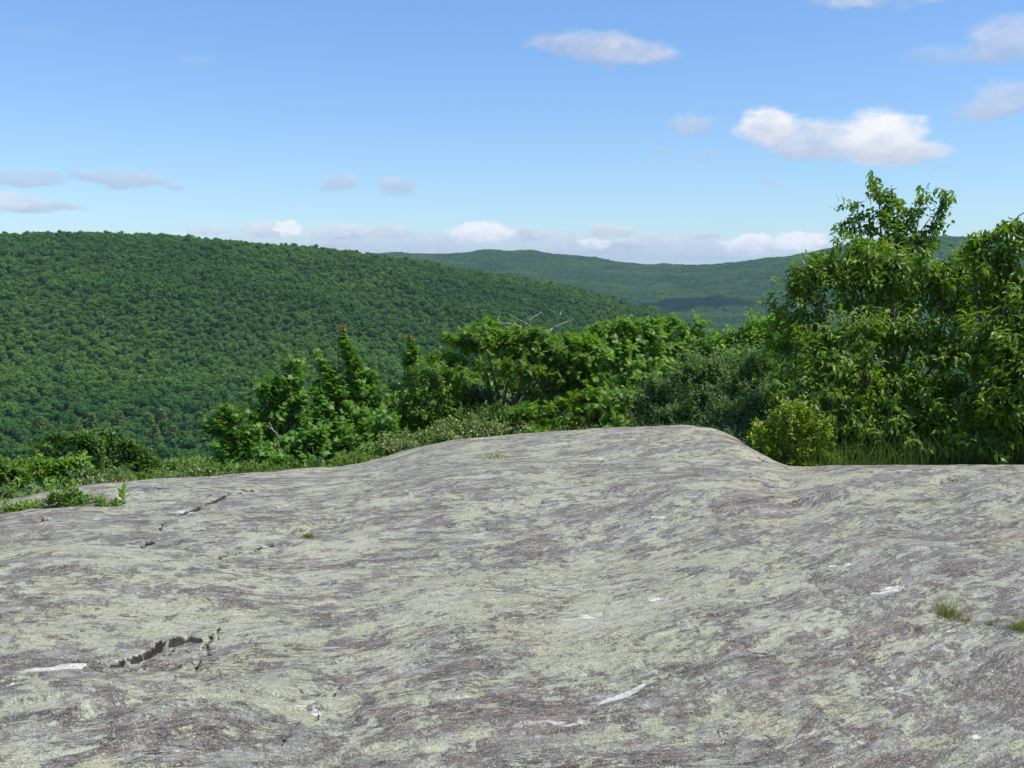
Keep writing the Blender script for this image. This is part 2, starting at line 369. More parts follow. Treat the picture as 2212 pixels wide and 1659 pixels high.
def mat_rock():
    m = bpy.data.materials.new('rock'); m.use_nodes = True; t = NT(m.node_tree)
    fo = t.n('ShaderNodeAttribute', attribute_name='foli').outputs['Vector']
    li = t.n('ShaderNodeAttribute', attribute_name='lichen').outputs['Fac']
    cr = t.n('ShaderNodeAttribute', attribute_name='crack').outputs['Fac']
    qz = t.n('ShaderNodeAttribute', attribute_name='quartz').outputs['Fac']
    pos = t.n('ShaderNodeNewGeometry').outputs['Position']
    def st(a, b, off=0.0):
        return t.n('ShaderNodeVectorMath', {0: fo, 1: (a, b, 1), 2: (off, off*1.7, 0)}, operation='MULTIPLY_ADD').outputs[0]
    band = t.noise(st(2.2, 7), 1.0, 6, 0.65)
    fine = t.noise(st(9, 34, 3.0), 1.0, 6, 0.72)
    patch = t.noise(st(5.6, 6.8, 7.0), 1.0, 11, 0.72, dist=0.15)
    grain = t.noise(pos, 170, 3, 0.75)
    grain2 = t.noise(pos, 48, 5, 0.7)
    # stone: brownish grey to blue grey
    c = t.mix(t.ramp(band, 0.40, 0.62), (0.148, 0.128, 0.108, 1), (0.285, 0.280, 0.236, 1))
    c = t.mix(t.m('MULTIPLY', t.ramp(fine, 0.52, 0.66), 0.75), c, (0.50, 0.485, 0.455, 1))
    c = t.mix(t.m('MULTIPLY', t.ramp(fine, 0.47, 0.36), 0.6), c, (0.080, 0.070, 0.068, 1))
    # pale grey-green crust lichen in ragged patches
    lv = t.m('ADD', t.m('MULTIPLY_ADD', li, 0.12, patch), t.m('MULTIPLY', t.m('SUBTRACT', grain2, 0.5), 0.18))
    big = t.noise(st(1.5, 2.4, 230.0), 1.0, 4, 0.6)
    lv = t.m('ADD', lv, t.m('MULTIPLY', t.m('SUBTRACT', big, 0.5), 0.58))
    lv = t.m('ADD', lv, t.m('MULTIPLY', t.m('SUBTRACT', fine, 0.5), 0.12))
    lm = t.ramp(lv, 0.476, 0.510)
    lc = t.mix(t.ramp(t.noise(st(2.6, 4, 21.0), 1.0, 4, 0.6), 0.40, 0.60), (0.368, 0.364, 0.236, 1), (0.385, 0.390, 0.292, 1))
    lc = t.mix(t.m('MULTIPLY', t.ramp(fine, 0.52, 0.36), 0.55), lc, (0.19, 0.185, 0.145, 1))
    c = t.mix(t.m('MULTIPLY', lm, 0.88), c, lc)
    # dark crust islands, with crisp ragged edges
    dk = t.noise(st(7.0, 9.0, 40.0), 1.0, 10, 0.70, dist=0.15)
    dv = t.m('SUBTRACT', t.m('SUBTRACT', dk, t.m('MULTIPLY', li, 0.035)), t.m('MULTIPLY', t.m('SUBTRACT', big, 0.5), 0.22))
    c = t.mix(t.m('MULTIPLY', t.ramp(dv, 0.548, 0.562), 0.88), c, t.mix(t.ramp(grain2, 0.4, 0.6), (0.095, 0.080, 0.068, 1), (0.162, 0.141, 0.120, 1)))
    mf = t.noise(st(26, 84, 400.0), 1.0, 4, 0.75)
    c = t.mix(t.m('MULTIPLY', t.ramp(mf, 0.54, 0.68), 0.45), c, (0.52, 0.51, 0.46, 1))
    c = t.mix(t.m('MULTIPLY', t.ramp(mf, 0.46, 0.33), 0.60), c, (0.075, 0.066, 0.060, 1))
    # round yellowish rosettes of lichen
    ro = t.n('ShaderNodeTexVoronoi', {'Vector': t.n('ShaderNodeVectorMath', {0: pos, 1: t.n('ShaderNodeVectorMath', {0: t.noise(pos, 9, 3, 0.6, 'Color'), 1: (0.05, 0.05, 0.05)}, operation='MULTIPLY').outputs[0]}, operation='ADD').outputs[0], 'Scale': 4.5})
    rr1 = t.n('ShaderNodeSeparateColor', {0: ro.outputs['Color']}).outputs[0]
    rm = t.m('MULTIPLY', t.ramp(ro.outputs['Distance'], 0.24, 0.20), t.m('GREATER_THAN', rr1, 0.80))
    c = t.mix(t.m('MULTIPLY', rm, 0.55), c, (0.42, 0.42, 0.28, 1))
    # rusty specks
    rs = t.noise(st(14, 26, 60.0), 1.0, 5, 0.75); rz = t.noise(st(1.3, 2.2, 80.0), 1.0, 4, 0.6)
    rv = t.m('MULTIPLY', t.ramp(rs, 0.52, 0.57), t.ramp(rz, 0.44, 0.56))
    c = t.mix(t.m('MULTIPLY', rv, 0.6), c, (0.135, 0.070, 0.055, 1))
    # pale quartz lenses
    ql = t.noise(st(7, 38, 100.0), 1.0, 6, 0.66)
    c = t.mix(t.m('MULTIPLY', t.ramp(ql, 0.625, 0.68), 0.65), c, (0.58, 0.55, 0.53, 1))
    qe = t.m('ADD', qz, t.m('MULTIPLY', t.m('SUBTRACT', t.noise(st(10, 36, 150.0), 1.0, 6, 0.72), 0.5), 2.2))
    c = t.mix(t.m('MULTIPLY', t.m('MULTIPLY', t.ramp(qe, 0.40, 0.72), t.ramp(qz, 0.02, 0.3)), t.ramp(grain, 0.2, 0.5, 0.6, 0.95)), c, (0.66, 0.635, 0.59, 1))
    # hairline fissures between the layers
    hf = t.noise(st(2.2, 13, 170.0), 1.0, 7, 0.7)
    hl_ = t.ramp(t.m('ABSOLUTE', t.m('SUBTRACT', hf, 0.5)), 0.010, 0.0)
    hl_ = t.m('MULTIPLY', hl_, t.ramp(t.noise(st(1.6, 3.1, 190.0), 1.0, 3, 0.6), 0.46, 0.58))
    c = t.mix(t.m('MULTIPLY', hl_, 0.8), c, (0.045, 0.04, 0.038, 1))
    # ochre stain
    oc = t.noise(st(1.1, 2.6, 130.0), 1.0, 4, 0.6)
    c = t.mix(t.m('MULTIPLY', t.ramp(oc, 0.62, 0.74), 0.35), c, (0.46, 0.34, 0.24, 1))
    # grain: dark and white flecks
    c = t.mix(t.m('MULTIPLY', t.ramp(grain, 0.58, 0.65), 0.75), c, (0.66, 0.65, 0.62, 1))
    c = t.mix(t.m('MULTIPLY', t.ramp(grain, 0.44, 0.35), 0.7), c, (0.085, 0.078, 0.075, 1))
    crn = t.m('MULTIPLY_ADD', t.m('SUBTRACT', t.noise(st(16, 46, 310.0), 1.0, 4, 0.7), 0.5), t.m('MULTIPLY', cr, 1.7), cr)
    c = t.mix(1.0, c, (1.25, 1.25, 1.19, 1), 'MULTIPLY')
    c = t.mix(t.m('MULTIPLY', t.ramp(crn, 0.46, 0.80), 0.93), c, (0.014, 0.011, 0.010, 1))  # shade inside cracks and under ledges, put into the base colour
    bs = t.n('ShaderNodeBsdfPrincipled', {'Base Color': c, 'Roughness': 0.78, 'Specular IOR Level': 0.35})
    hh = t.m('ADD', t.m('MULTIPLY', fine, 1.0), t.m('MULTIPLY', grain2, 0.5))
    hh = t.m('SUBTRACT', t.m('ADD', hh, t.m('MULTIPLY', lm, 0.10)), t.m('MULTIPLY', hl_, 0.5)); hh = t.m('ADD', hh, t.m('MULTIPLY', grain, 0.16))
    hh = t.m('ADD', t.m('ADD', hh, t.m('MULTIPLY', patch, 0.6)), t.m('MULTIPLY', mf, 0.35))
    bp = t.n('ShaderNodeBump', {'Height': hh, 'Strength': 1.0, 'Distance': 0.026})
    t.t.links.new(bp.outputs[0], bs.inputs['Normal'])
    t.t.links.new(bs.outputs[0], t.n('ShaderNodeOutputMaterial').inputs[0])
    return m
rock = build('rock_ground', V, Q, mat_rock(), smooth=True)
attr(rock, 'foli', np.stack([S, T, 0*S], -1).reshape(-1, 3), 'FLOAT_VECTOR')
attr(rock, 'lichen', lich.ravel()); attr(rock, 'crack', crack_shade.ravel()); attr(rock, 'quartz', quartz.ravel())
tag(rock, kind='structure')

# ------------------------------------------------------------------ terrain
def mat_soil():
    m = bpy.data.materials.new('forest_floor'); m.use_nodes = True; t = NT(m.node_tree)
    pos = t.n('ShaderNodeNewGeometry').outputs['Position']
    n = t.noise(pos, 0.9, 6, 0.6); n2 = t.noise(pos, 14, 5, 0.7)
    c = t.mix(t.ramp(n, 0.35, 0.65), (0.026, 0.070, 0.018, 1), (0.036, 0.072, 0.020, 1))
    c = t.mix(t.ramp(n2, 0.5, 0.8), c, (0.05, 0.065, 0.030, 1))
    bs = t.n('ShaderNodeBsdfPrincipled', {'Base Color': c, 'Roughness': 1.0, 'Specular IOR Level': 0.0})
    bp = t.n('ShaderNodeBump', {'Height': n2, 'Strength': 0.6, 'Distance': 0.05}); t.t.links.new(bp.outputs[0], bs.inputs['Normal'])
    t.t.links.new(bs.outputs[0], t.n('ShaderNodeOutputMaterial').inputs[0]); return m
tt_ = np.linspace(-1.9, 1.9, 700)
tr = np.concatenate([np.linspace(0, 8, 40), 8+np.geomspace(0.3, 6000, 260)])
TT, TR = np.meshgrid(tt_, tr)
rc_, _ = crest(TT); RRt = TR+np.maximum(0, rc_+0.25)
TZ = land(TT, RRt)
tv = np.stack([RRt*np.sin(TT), RRt*np.cos(TT), TZ], -1).reshape(-1, 3)
n_r, n_c = TT.shape; jj = np.arange(n_r*n_c).reshape(n_r, n_c)
tq = np.stack([jj[:-1, :-1], jj[:-1, 1:], jj[1:, 1:], jj[1:, :-1]], -1).reshape(-1, 4)[:, ::-1]
ter = build('hills', tv, tq, mat_soil(), smooth=True); tag(ter, kind='structure')

# ------------------------------------------------------------------ leaf materials
def mat_leaf(name, ca, cb, cc, cfrac=0.06, rough=0.46, trans=0.40, spec=0.4, objvar=False, bw=0.0):
    m = bpy.data.materials.new(name); m.use_nodes = True; t = NT(m.node_tree)
    ge = t.n('ShaderNodeNewGeometry')
    rnd = ge.outputs['Random Per Island']
    c = t.mix(rnd, ca+(1,), cb+(1,))
    r2 = t.m('FRACT', t.m('MULTIPLY', rnd, 37.7))
    c = t.mix(t.m('LESS_THAN', r2, cfrac), c, cc+(1,))
    if objvar:
        oi = t.n('ShaderNodeObjectInfo')
        ov = oi.outputs['Random']
        big = t.noise(oi.outputs['Location'], 0.006, 3, 0.5)
        c = t.mix(1.0, c, t.mix(ov, (0.62, 0.70, 0.66, 1), (1.32, 1.22, 1.08, 1)), 'MULTIPLY')
        c = t.mix(1.0, c, t.mix(t.ramp(big, 0.3, 0.7), (0.70, 0.82, 0.90, 1), (1.30, 1.16, 0.90, 1)), 'MULTIPLY')
    pos = ge.outputs['Position']
    bs = t.n('ShaderNodeBsdfPrincipled', {'Base Color': c, 'Roughness': rough, 'Specular IOR Level': spec})
    tl = t.n('ShaderNodeBsdfTranslucent', {'Color': t.mix(1.0, c, (1.5, 1.75, 0.5, 1), 'MULTIPLY')})
    mx = t.n('ShaderNodeMixShader', {0: trans, 1: bs.outputs[0], 2: tl.outputs[0]})
    t.t.links.new(mx.outputs[0], t.n('ShaderNodeOutputMaterial').inputs[0])
    return m
def mat_bark(name, a, b):
    m = bpy.data.materials.new(name); m.use_nodes = True; t = NT(m.node_tree)
    pos = t.n('ShaderNodeNewGeometry').outputs['Position']
    n = t.noise(pos, 30, 5, 0.65)
    bs = t.n('ShaderNodeBsdfPrincipled', {'Base Color': t.mix(t.ramp(n, 0.35, 0.65), a+(1,), b+(1,)), 'Roughness': 0.8})
    bp = t.n('ShaderNodeBump', {'Height': n, 'Strength': 0.5, 'Distance': 0.01}); t.t.links.new(bp.outputs[0], bs.inputs['Normal'])
    t.t.links.new(bs.outputs[0], t.n('ShaderNodeOutputMaterial').inputs[0]); return m
M = {
 'cherry': mat_leaf('cherry_leaf', (0.099,0.186,0.017), (0.184,0.263,0.026), (0.12,0.17,0.03), 0.08),
 'oak': mat_leaf('oak_leaf', (0.097,0.193,0.021), (0.174,0.277,0.034), (0.14,0.17,0.04), 0.05),
 'oak2': mat_leaf('bright_oak_leaf', (0.114,0.232,0.029), (0.201,0.314,0.052), (0.16,0.20,0.05), 0.06),
 'maple': mat_leaf('maple_leaf', (0.083,0.193,0.026), (0.157,0.269,0.042), (0.12,0.18,0.04), 0.05),
 'red': mat_leaf('young_red_leaf', (0.20,0.085,0.035), (0.28,0.15,0.06), (0.15,0.16,0.05), 0.2),
 'birch': mat_leaf('birch_leaf', (0.109,0.198,0.034), (0.193,0.276,0.054), (0.13,0.18,0.06), 0.05),
 'grey': mat_leaf('grey_green_leaf', (0.087,0.173,0.045), (0.144,0.238,0.077), (0.26,0.25,0.16), 0.10, rough=0.6),
 'pale': mat_leaf('pale_mixed_leaf', (0.088,0.161,0.035), (0.143,0.207,0.060), (0.42,0.40,0.22), 0.22, rough=0.6),
 'yellow': mat_leaf('yellow_green_leaf', (0.17,0.26,0.02), (0.28,0.345,0.035), (0.35,0.30,0.05), 0.06),
 'mid': mat_leaf('mid_green_leaf', (0.096,0.194,0.025), (0.166,0.261,0.040), (0.15,0.18,0.05), 0.08, rough=0.55),
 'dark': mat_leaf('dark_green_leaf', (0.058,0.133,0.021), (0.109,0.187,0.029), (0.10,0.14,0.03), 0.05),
 'light': mat_leaf('light_green_leaf', (0.133,0.247,0.029), (0.210,0.312,0.046), (0.18,0.24,0.05), 0.05),
 'forest': mat_leaf('forest_leaf', (0.050,0.142,0.024), (0.092,0.200,0.036), (0.11,0.19,0.04), 0.05, rough=0.7, trans=0.15, spec=0.15, objvar=True),
 'larch': mat_leaf('larch_needle', (0.173,0.254,0.042), (0.247,0.304,0.058), (0.1,0.15,0.03), 0.2, rough=0.7, trans=0.15, spec=0.15),
 'grass': mat_leaf('grass_blade', (0.11,0.17,0.04), (0.19,0.22,0.07), (0.34,0.28,0.13), 0.20, rough=0.6),
 'dry': mat_leaf('dry_grass_blade', (0.24,0.22,0.08), (0.36,0.27,0.13), (0.10,0.17,0.04), 0.30, rough=0.7),
 'tall': mat_leaf('tall_grass_blade', (0.065,0.124,0.023), (0.111,0.176,0.036), (0.16,0.15,0.05), 0.12, rough=0.6),
}
BK = {'cherry': mat_bark('cherry_bark', (0.10,0.055,0.045), (0.20,0.13,0.11)), 'oak': mat_bark('oak_bark', (0.07,0.055,0.045), (0.16,0.13,0.11)),
      'dead': mat_bark('dead_wood', (0.24,0.21,0.18), (0.42,0.38,0.34)), 'twig': mat_bark('twig_bark', (0.12,0.07,0.05), (0.22,0.15,0.11))}

# ------------------------------------------------------------------ leaf templates: x = width, y = length, z = up
def leaf_tpl(kind):
    if kind == 'lance':     # narrow, folded along the midrib, arching
        ys = [0, .25, .55, .8, 1.0]; wd = [.02, .17, .19, .12, .0]; zs = [0, .03, .0, -.09, -.22]
        v = []; 
        for y, w_, z in zip(ys, wd, zs): v += [(-w_, y, z+w_*.5), (0, y, z), (w_, y, z+w_*.5)]
        f = []
        for i in range(4):
            a = i*3; f += [(a, a+1, a+4, a+3), (a+1, a+2, a+5, a+4)]
        return np.array(v), [np.array(f)]
    if kind == 'ovate':
        v = [(0,0,0),(-.26,.32,.05),(0,.34,-.01),(.26,.32,.05),(-.17,.68,.02),(0,.7,-.05),(.17,.68,.02),(0,1,-.14)]
        return np.array(v), [np.array([(1,2,5,4),(2,3,6,5)]), np.array([(0,2,1),(0,3,2),(4,5,7),(5,6,7)])]
    if kind == 'oak':       # pinnate pointed lobes
        side = [(.03,.0),(.07,.2),(.30,.30),(.10,.38),(.36,.55),(.11,.60),(.28,.82),(.09,.80),(0,1.0)]
        v = [(0,0,0)]+[(-a,b,.10*a-.16*b*b) for a, b in side[:-1]]+[(a,b,.10*a-.16*b*b) for a, b in side[:-1]]+[(0,1,-.16)]
        mids = [(0,.2,-.01),(0,.38,-.03),(0,.6,-.06),(0,.8,-.1)]
        v += mids; m0 = 18; L = lambda i: 1+i; Rr = lambda i: 9+i
        f = []
        for o in (L, Rr):
            f += [(0,m0,o(1)),(m0,m0+1,o(3)),(m0,o(3),o(2)),(m0,o(2),o(1)),(m0+1,m0+2,o(5)),(m0+1,o(5),o(4)),(m0+1,o(4),o(3)),
                  (m0+2,m0+3,o(7)),(m0+2,o(7),o(6)),(m0+2,o(6),o(5)),(m0+3,17,o(7))]
        return np.array(v), [np.array(f)]
    if kind == 'maple':
        out = [(0,0),(.20,.08),(.46,.22),(.28,.36),(.52,.62),(.22,.62),(0,1.0),(-.22,.62),(-.52,.62),(-.28,.36),(-.46,.22),(-.20,.08)]
        v = [(0,.38,.03)]+[(x,y,-.22*(x*x+(y-.4)**2)) for x, y in out]
        f = [(0,1+i,1+(i+1) % 12) for i in range(12)]
        return np.array(v), [np.array(f)]
    if kind == 'small':
        v = [(0,0,0),(-.25,.5,.06),(0,.5,0),(.25,.5,.06),(0,1,-.05)]
        return np.array(v), [np.array([(0,2,1),(0,3,2),(1,2,4),(2,3,4)])]
TPL = {k: leaf_tpl(k) for k in ('lance', 'ovate', 'oak', 'maple', 'small')}
def nrm(a): return a/np.maximum(np.linalg.norm(a, axis=-1, keepdims=True), 1e-9)
def leaves(tpl, P, D, U, L):
    """place the template at P, pointing along D, its face turned to U, length L"""
    tv_, tf = TPL[tpl]; D = nrm(D); X_ = nrm(np.cross(D, U)); Zv = np.cross(X_, D)
    L = L[:, None, None]
    V_ = P[:, None]+L*(tv_[None, :, 0:1]*X_[:, None]+tv_[None, :, 1:2]*D[:, None]+tv_[None, :, 2:3]*Zv[:, None])
    n, k = len(P), len(tv_)
    fs = [(f[None]+(np.arange(n)*k)[:, None, None]).reshape(-1, f.shape[1]) for f in tf]
    return V_.reshape(-1, 3), fs
def merge(parts):
    Vs, Fs, o = [], {}, 0
    for v, fs in parts:
        Vs.append(v)
        for f in fs: Fs.setdefault(f.shape[1], []).append(f+o)
        o += len(v)
    return np.concatenate(Vs), [np.concatenate(f) for f in Fs.values()]
def tube(pts, rads, sides=5):
    pts = np.asarray(pts, float); n = len(pts)
    T_ = nrm(np.gradient(pts, axis=0)); ref = np.array([0.3, 0.9, 0.2]); X_ = nrm(np.cross(T_, ref)); Y_ = np.cross(T_, X_)
    a = np.arange(sides)/sides*2*np.pi
    V_ = pts[:, None]+np.asarray(rads)[:, None, None]*(np.cos(a)[None, :, None]*X_[:, None]+np.sin(a)[None, :, None]*Y_[:, None])
    i = np.arange(n-1)[:, None]*sides; j = np.arange(sides)[None]; k = (j+1) % sides
    return V_.reshape(-1, 3), [np.stack([i+j, i+k, i+sides+k, i+sides+j], -1).reshape(-1, 4)]
def bent(a, b, n=6, wob=0.06, sag=0.0):
    a, b = np.asarray(a, float), np.asarray(b, float); t = np.linspace(0, 1, n)[:, None]; L = np.linalg.norm(b-a)
    off = np.cumsum(rng.normal(0, wob*L/n, (n, 3)), 0)*np.sin(t*np.pi*0.9)
    return a+(b-a)*t+off+np.array([0, 0, sag*L])*np.sin(t*np.pi)
def at(u, v, r):
    """point seen at (u, v) at ground distance r"""
    th, e, _ = dirang(u, v); return np.array([r*math.sin(th), r*math.cos(th), EYE+r*math.tan(e)])

STY = {  # template, leaf length, leaves per twig, leaf spacing, droop, spread
 'cherry': dict(t='lance', L=.086, m=9, gap=.018, droop=.45, up=.3),
 'oak': dict(t='oak', L=.108, m=9, gap=.008, droop=.42, up=.45),
 'maple': dict(t='maple', L=.078, m=9, gap=.020, droop=.20, up=.7),
 'birch': dict(t='ovate', L=.085, m=8, gap=.030, droop=.65, up=.35),
 'small': dict(t='ovate', L=.042, m=12, gap=.014, droop=.0, up=.7),
 'tiny': dict(t='small', L=.034, m=14, gap=.010, droop=.0, up=.8),
 'bigsmall': dict(t='ovate', L=.060, m=10, gap=.016, droop=.1, up=.7),
}
def crown_parts(lobes, sty, dens=1.0, Lk=1.0, jitter=0.22, shell=0.5):
    """lobes: (centre, (rx, ry, rz)). Returns leaf verts/faces and the twig ends"""
    s = STY[sty]; L0 = s['L']*Lk
    tips, dirs = [], []
    for c, rad in lobes:
        c, rad = np.array(c), np.array(rad)
        area = 4*np.pi*((rad[0]*rad[1])**1.6/3+(rad[0]*rad[2])**1.6/3+(rad[1]*rad[2])**1.6/3)**(1/1.6)
        la = L0*L0*0.30
        n = int(dens*3.0*area/(la*s['m']))+4
        q = 5 if sty in ('small', 'tiny') else 7
        if sty in ('birch', 'maple'): q = 4
        nc = max(1, int(round(n/q)))
        d = nrm(rng.normal(0, 1, (nc, 3)) + np.array([0, -0.1, 0.22]))
        k = shell+(1.06-shell)*rng.random(nc)**0.55
        bump = 1+jitter*vnoise(d[:, 0]*2.3+c[0]*3, d[:, 2]*2.3+d[:, 1]*1.7+c[1], 77)*1.6+rng.normal(0, jitter*0.45, nc)
        cc = c+d*rad*(k*bump)[:, None]
        cc = np.repeat(cc, q, 0); d = np.repeat(d, q, 0)
        sg = min(L0*1.25, rad.min()*.45)
        p = cc+rng.normal(0, 1, (len(cc), 3))*np.array([sg, sg, sg*.55])+d*(rng.random(len(cc))[:, None]-.6)*sg*1.2
        tips.append(p); dirs.append(nrm(d*rad/np.max(rad)))
    tips = np.concatenate(tips); dirs = np.concatenate(dirs)
    n, m = len(tips), s['m']
    td = nrm(dirs+np.array([0, 0, s['up']])+rng.normal(0, .35, (n, 3)))
    j = np.arange(m)
    base = tips[:, None]+td[:, None]*(j[None, :, None]-m)*s['gap']*(Lk)
    ang = rng.random(n)[:, None]*6.28+j[None]*2.4
    a = nrm(np.cross(td, rng.normal(0, 1, (n, 3)))); b = np.cross(td, a)
    out = np.cos(ang)[..., None]*a[:, None]+np.sin(ang)[..., None]*b[:, None]
    D = nrm(out*0.9+td[:, None]*0.5+np.array([0, 0, -s['droop']])+rng.normal(0, .18, (n, m, 3)))
    U = nrm(np.array([0, 0, 1.0])+0.6*td[:, None]+rng.normal(0, .45, (n, m, 3)))
    Ls = L0*rng.uniform(.6, 1.15, (n, m))
    return tips, td, base.reshape(-1, 3), D.reshape(-1, 3), U.reshape(-1, 3), Ls.ravel()
def make_tree(name, label, cat, base, lobes, sty, mat, bark='oak', group=None, dens=1.0, Lk=1.0, tr=0.045, red=0.0,
              trunks=1, jitter=0.22, twigs=0.25, shell=0.5, extra=None):
    base = np.array(base, float)
    root = empty(name, base); tag(root, label, cat, group)
    tips, td, P_, D_, U_, L_ = crown_parts(lobes, sty, dens, Lk, jitter, shell)
    loc = lambda a: a-base
    tpl = STY[sty]['t']
    v, f = leaves(tpl, loc(P_), D_, U_, L_)
    crown = build('crown', v, f, M[mat], root)
    if red > 0:
        order = np.argsort(-tips[:, 2]+rng.normal(0, .12, len(tips)))[:max(3, int(len(tips)*red))]
        pp = np.repeat(tips[order], 5, 0); dd = nrm(rng.normal(0, 1, (len(pp), 3))+np.array([0, 0, .6]))
        v, f = leaves(tpl, loc(pp)+np.array([0,0,.02]), dd, nrm(rng.normal(0, 1, (len(pp), 3))), np.full(len(pp), STY[sty]['L']*.55))
        build('young_leaves', v, f, M['red'], root)
    # woody frame
    parts = []
    cs = np.array([c for c, _ in lobes]); cen = cs.mean(0)
    for k in range(min(trunks, len(cs))):
        b0 = base+(rng.normal(0, .12, 3)*[1, 1, 0] if trunks > 1 else 0)
        sub = cs[k::min(trunks, len(cs))]
        low = min(c[2] for c in sub)
        fork = b0+(sub.mean(0)-b0)*np.array([.45, .45, .45]); fork[2] = min(fork[2], b0[2]+max(.15, (low-b0[2])*.6))
        parts.append(tube(bent(b0-np.array([0, 0, .15]), fork, 6, .10), np.linspace(tr, tr*.75, 6), 7))
        for c in sub:
            parts.append(tube(bent(fork, c, 7, .14, .04), np.linspace(tr*.6, tr*.22, 7), 6))
    near = np.argmin(((tips[:, None]-cs[None])**2).sum(-1), 1)
    pick = rng.random(len(tips)) < twigs
    for i in np.nonzero(pick)[0]:
        parts.append(tube(bent(cs[near[i]], tips[i], 5, .16), np.linspace(tr*.2, .0022, 5), 4))
    if extra: parts += extra
    v, f = merge(parts); v = v-base
    build('trunk', v, f, BK[bark], root, smooth=True)
    return root
def lob(r, *ls, dr=0.85):
    """image ellipses (u, v, half width, half height[, metres nearer]) at distance r"""
    out = []
    for l in ls:
        u, v, a, b = l[:4]; q = r-(l[4] if len(l) > 4 else 0)
        k = q/F; out.append((at(u, v, q), (a*k*1.12, max(a, b)*k*dr, b*k*1.12)))
    return out
def gbase(u, r):
    th = dirang(u, 900)[0]; return np.array([r*math.sin(th), r*math.cos(th), float(land(th, r))])

# ------------------------------------------------------------------ trees and shrubs behind the rock
make_tree('cherry_tree', 'broad dark green cherry tree with drooping narrow leaves, in front of the thin birch', 'tree', gbase(1930, 10.4),
    lob(10.4, (1735,600,42,40),(1790,570,50,34),(1720,670,44,50),(1860,545,55,34),(1930,560,60,36),(1830,620,70,55),(1920,640,80,55),(2010,590,70,48),(2070,580,50,44),(2060,660,70,60),(1700,740,34,44),(1770,730,60,60,.3),(1860,730,70,60,.5),(1960,730,80,60,.5),(2060,760,60,60,.5),(1700,820,36,46,.2),(1770,830,70,50,.6),(1870,830,80,55,.8),(1980,830,80,55,.8),(2080,850,60,50,.7),(1800,910,70,40,.9),(1900,920,80,44,1.0),(2010,920,80,44,1.0),(1840,975,70,26,1.0),(1960,980,80,24,1.0)),
    'cherry', 'cherry', 'cherry', 'cherry trees right of the rock', dens=.46, tr=.038, trunks=3, twigs=.16, jitter=.30)
make_tree('cherry_tree', 'dark green cherry tree cut off by the right edge of the photo', 'tree', gbase(2260, 9.9),
    lob(9.9, (2175,490,26,22),(2205,520,40,34),(2125,520,26,20),(2100,540,24,18),(2150,570,44,36),(2230,590,60,55),(2150,640,55,50),(2250,690,70,60,.3),(2160,720,60,55,.4),(2250,790,80,70,.5),(2150,810,55,60,.5),(2240,880,80,60,.6),(2160,890,60,50,.6),(2130,950,60,34,.6),(2220,960,60,34,.6),(2350,620,90,90),(2370,800,110,130,.3)),
    'cherry', 'cherry', 'cherry', 'cherry trees right of the rock', dens=.48, tr=.038, trunks=2, twigs=.16, jitter=.3)
make_tree('birch_tree', 'thin birch sapling rising above the cherry tree against the sky', 'tree', gbase(1930, 12.6),
    lob(12.6, (1890,395,9,12),(1900,420,13,18),(1908,450,14,20),(1925,415,8,10),(1940,440,10,14),(1935,480,24,26),(1850,437,9,11),(1858,462,11,14),(1872,485,14,12),(1820,483,11,9),(1838,497,16,9),(1855,525,22,14),(1990,430,9,10),(1985,455,12,14),(1970,480,14,14),(2040,415,7,9),(2044,432,6,9),(2030,455,8,12),(2020,480,10,10),(1995,500,16,12),(1940,515,40,20),(1870,540,36,22),(1990,525,34,20),(1900,560,60,36),(1960,550,50,30)),
    'birch', 'birch', 'cherry', dens=.42, tr=.022, jitter=.45, twigs=.5, shell=.1)
make_tree('blueberry_bush', 'bright yellow-green bush at the right foot of the rock hump', 'shrub', gbase(1705, 9.15),
    lob(9.15, (1685,895,26,28),(1722,880,26,26),(1655,915,18,26),(1755,915,26,30),(1665,950,26,30),(1708,935,34,34),(1752,960,28,36),(1700,985,34,26),(1740,995,30,18),(1650,965,14,26),(1640,925,10,16),(1700,868,12,14),(1745,885,14,14),(1775,940,14,26),(1795,985,30,18),(1680,1000,26,12)),
    'small', 'yellow', 'twig', dens=.36, Lk=1.1, tr=.009, trunks=4, twigs=.5, jitter=.7, shell=.15)
GB = 'grey-green shrubs between oak and cherry'
make_tree('grey_shrub', 'grey-green small-leaved shrub at the oak thicket, leftmost of three behind the rock hump', 'shrub', gbase(1400, 11.9),
    lob(11.9, (1355,885,50,34),(1420,850,50,40),(1440,890,50,34),(1390,915,60,20,.2)), 'small', 'grey', 'twig', GB, dens=.55, Lk=1.0, tr=.014, trunks=3, jitter=.35, shell=.3)
make_tree('grey_shrub', 'grey-green small-leaved shrub behind the top of the rock hump, middle of three', 'shrub', gbase(1520, 11.7),
    lob(11.7, (1490,800,44,34),(1520,840,60,44),(1480,880,60,34,.2),(1560,800,44,40),(1550,895,40,24,.2)), 'small', 'grey', 'twig', GB, dens=.55, Lk=1.0, tr=.014, trunks=3, jitter=.35, shell=.3)
make_tree('grey_shrub', 'grey-green small-leaved shrub touching the cherry tree, rightmost of three', 'shrub', gbase(1610, 11.2),
    lob(11.2, (1600,830,54,48),(1640,780,44,36),(1585,890,50,40,.2),(1640,870,44,50,.4),(1625,920,44,36,.5),(1680,850,34,60,.2),(1665,930,24,40,.4)), 'small', 'grey', 'twig', GB, dens=.55, Lk=1.0, tr=.014, trunks=3, jitter=.35, shell=.3)
OG = 'scrub oaks behind the rock'
br = []
def deadtwig(ptsw, r0, r1): br.append(tube(np.array(ptsw), np.linspace(r0, r1, len(ptsw)), 5))
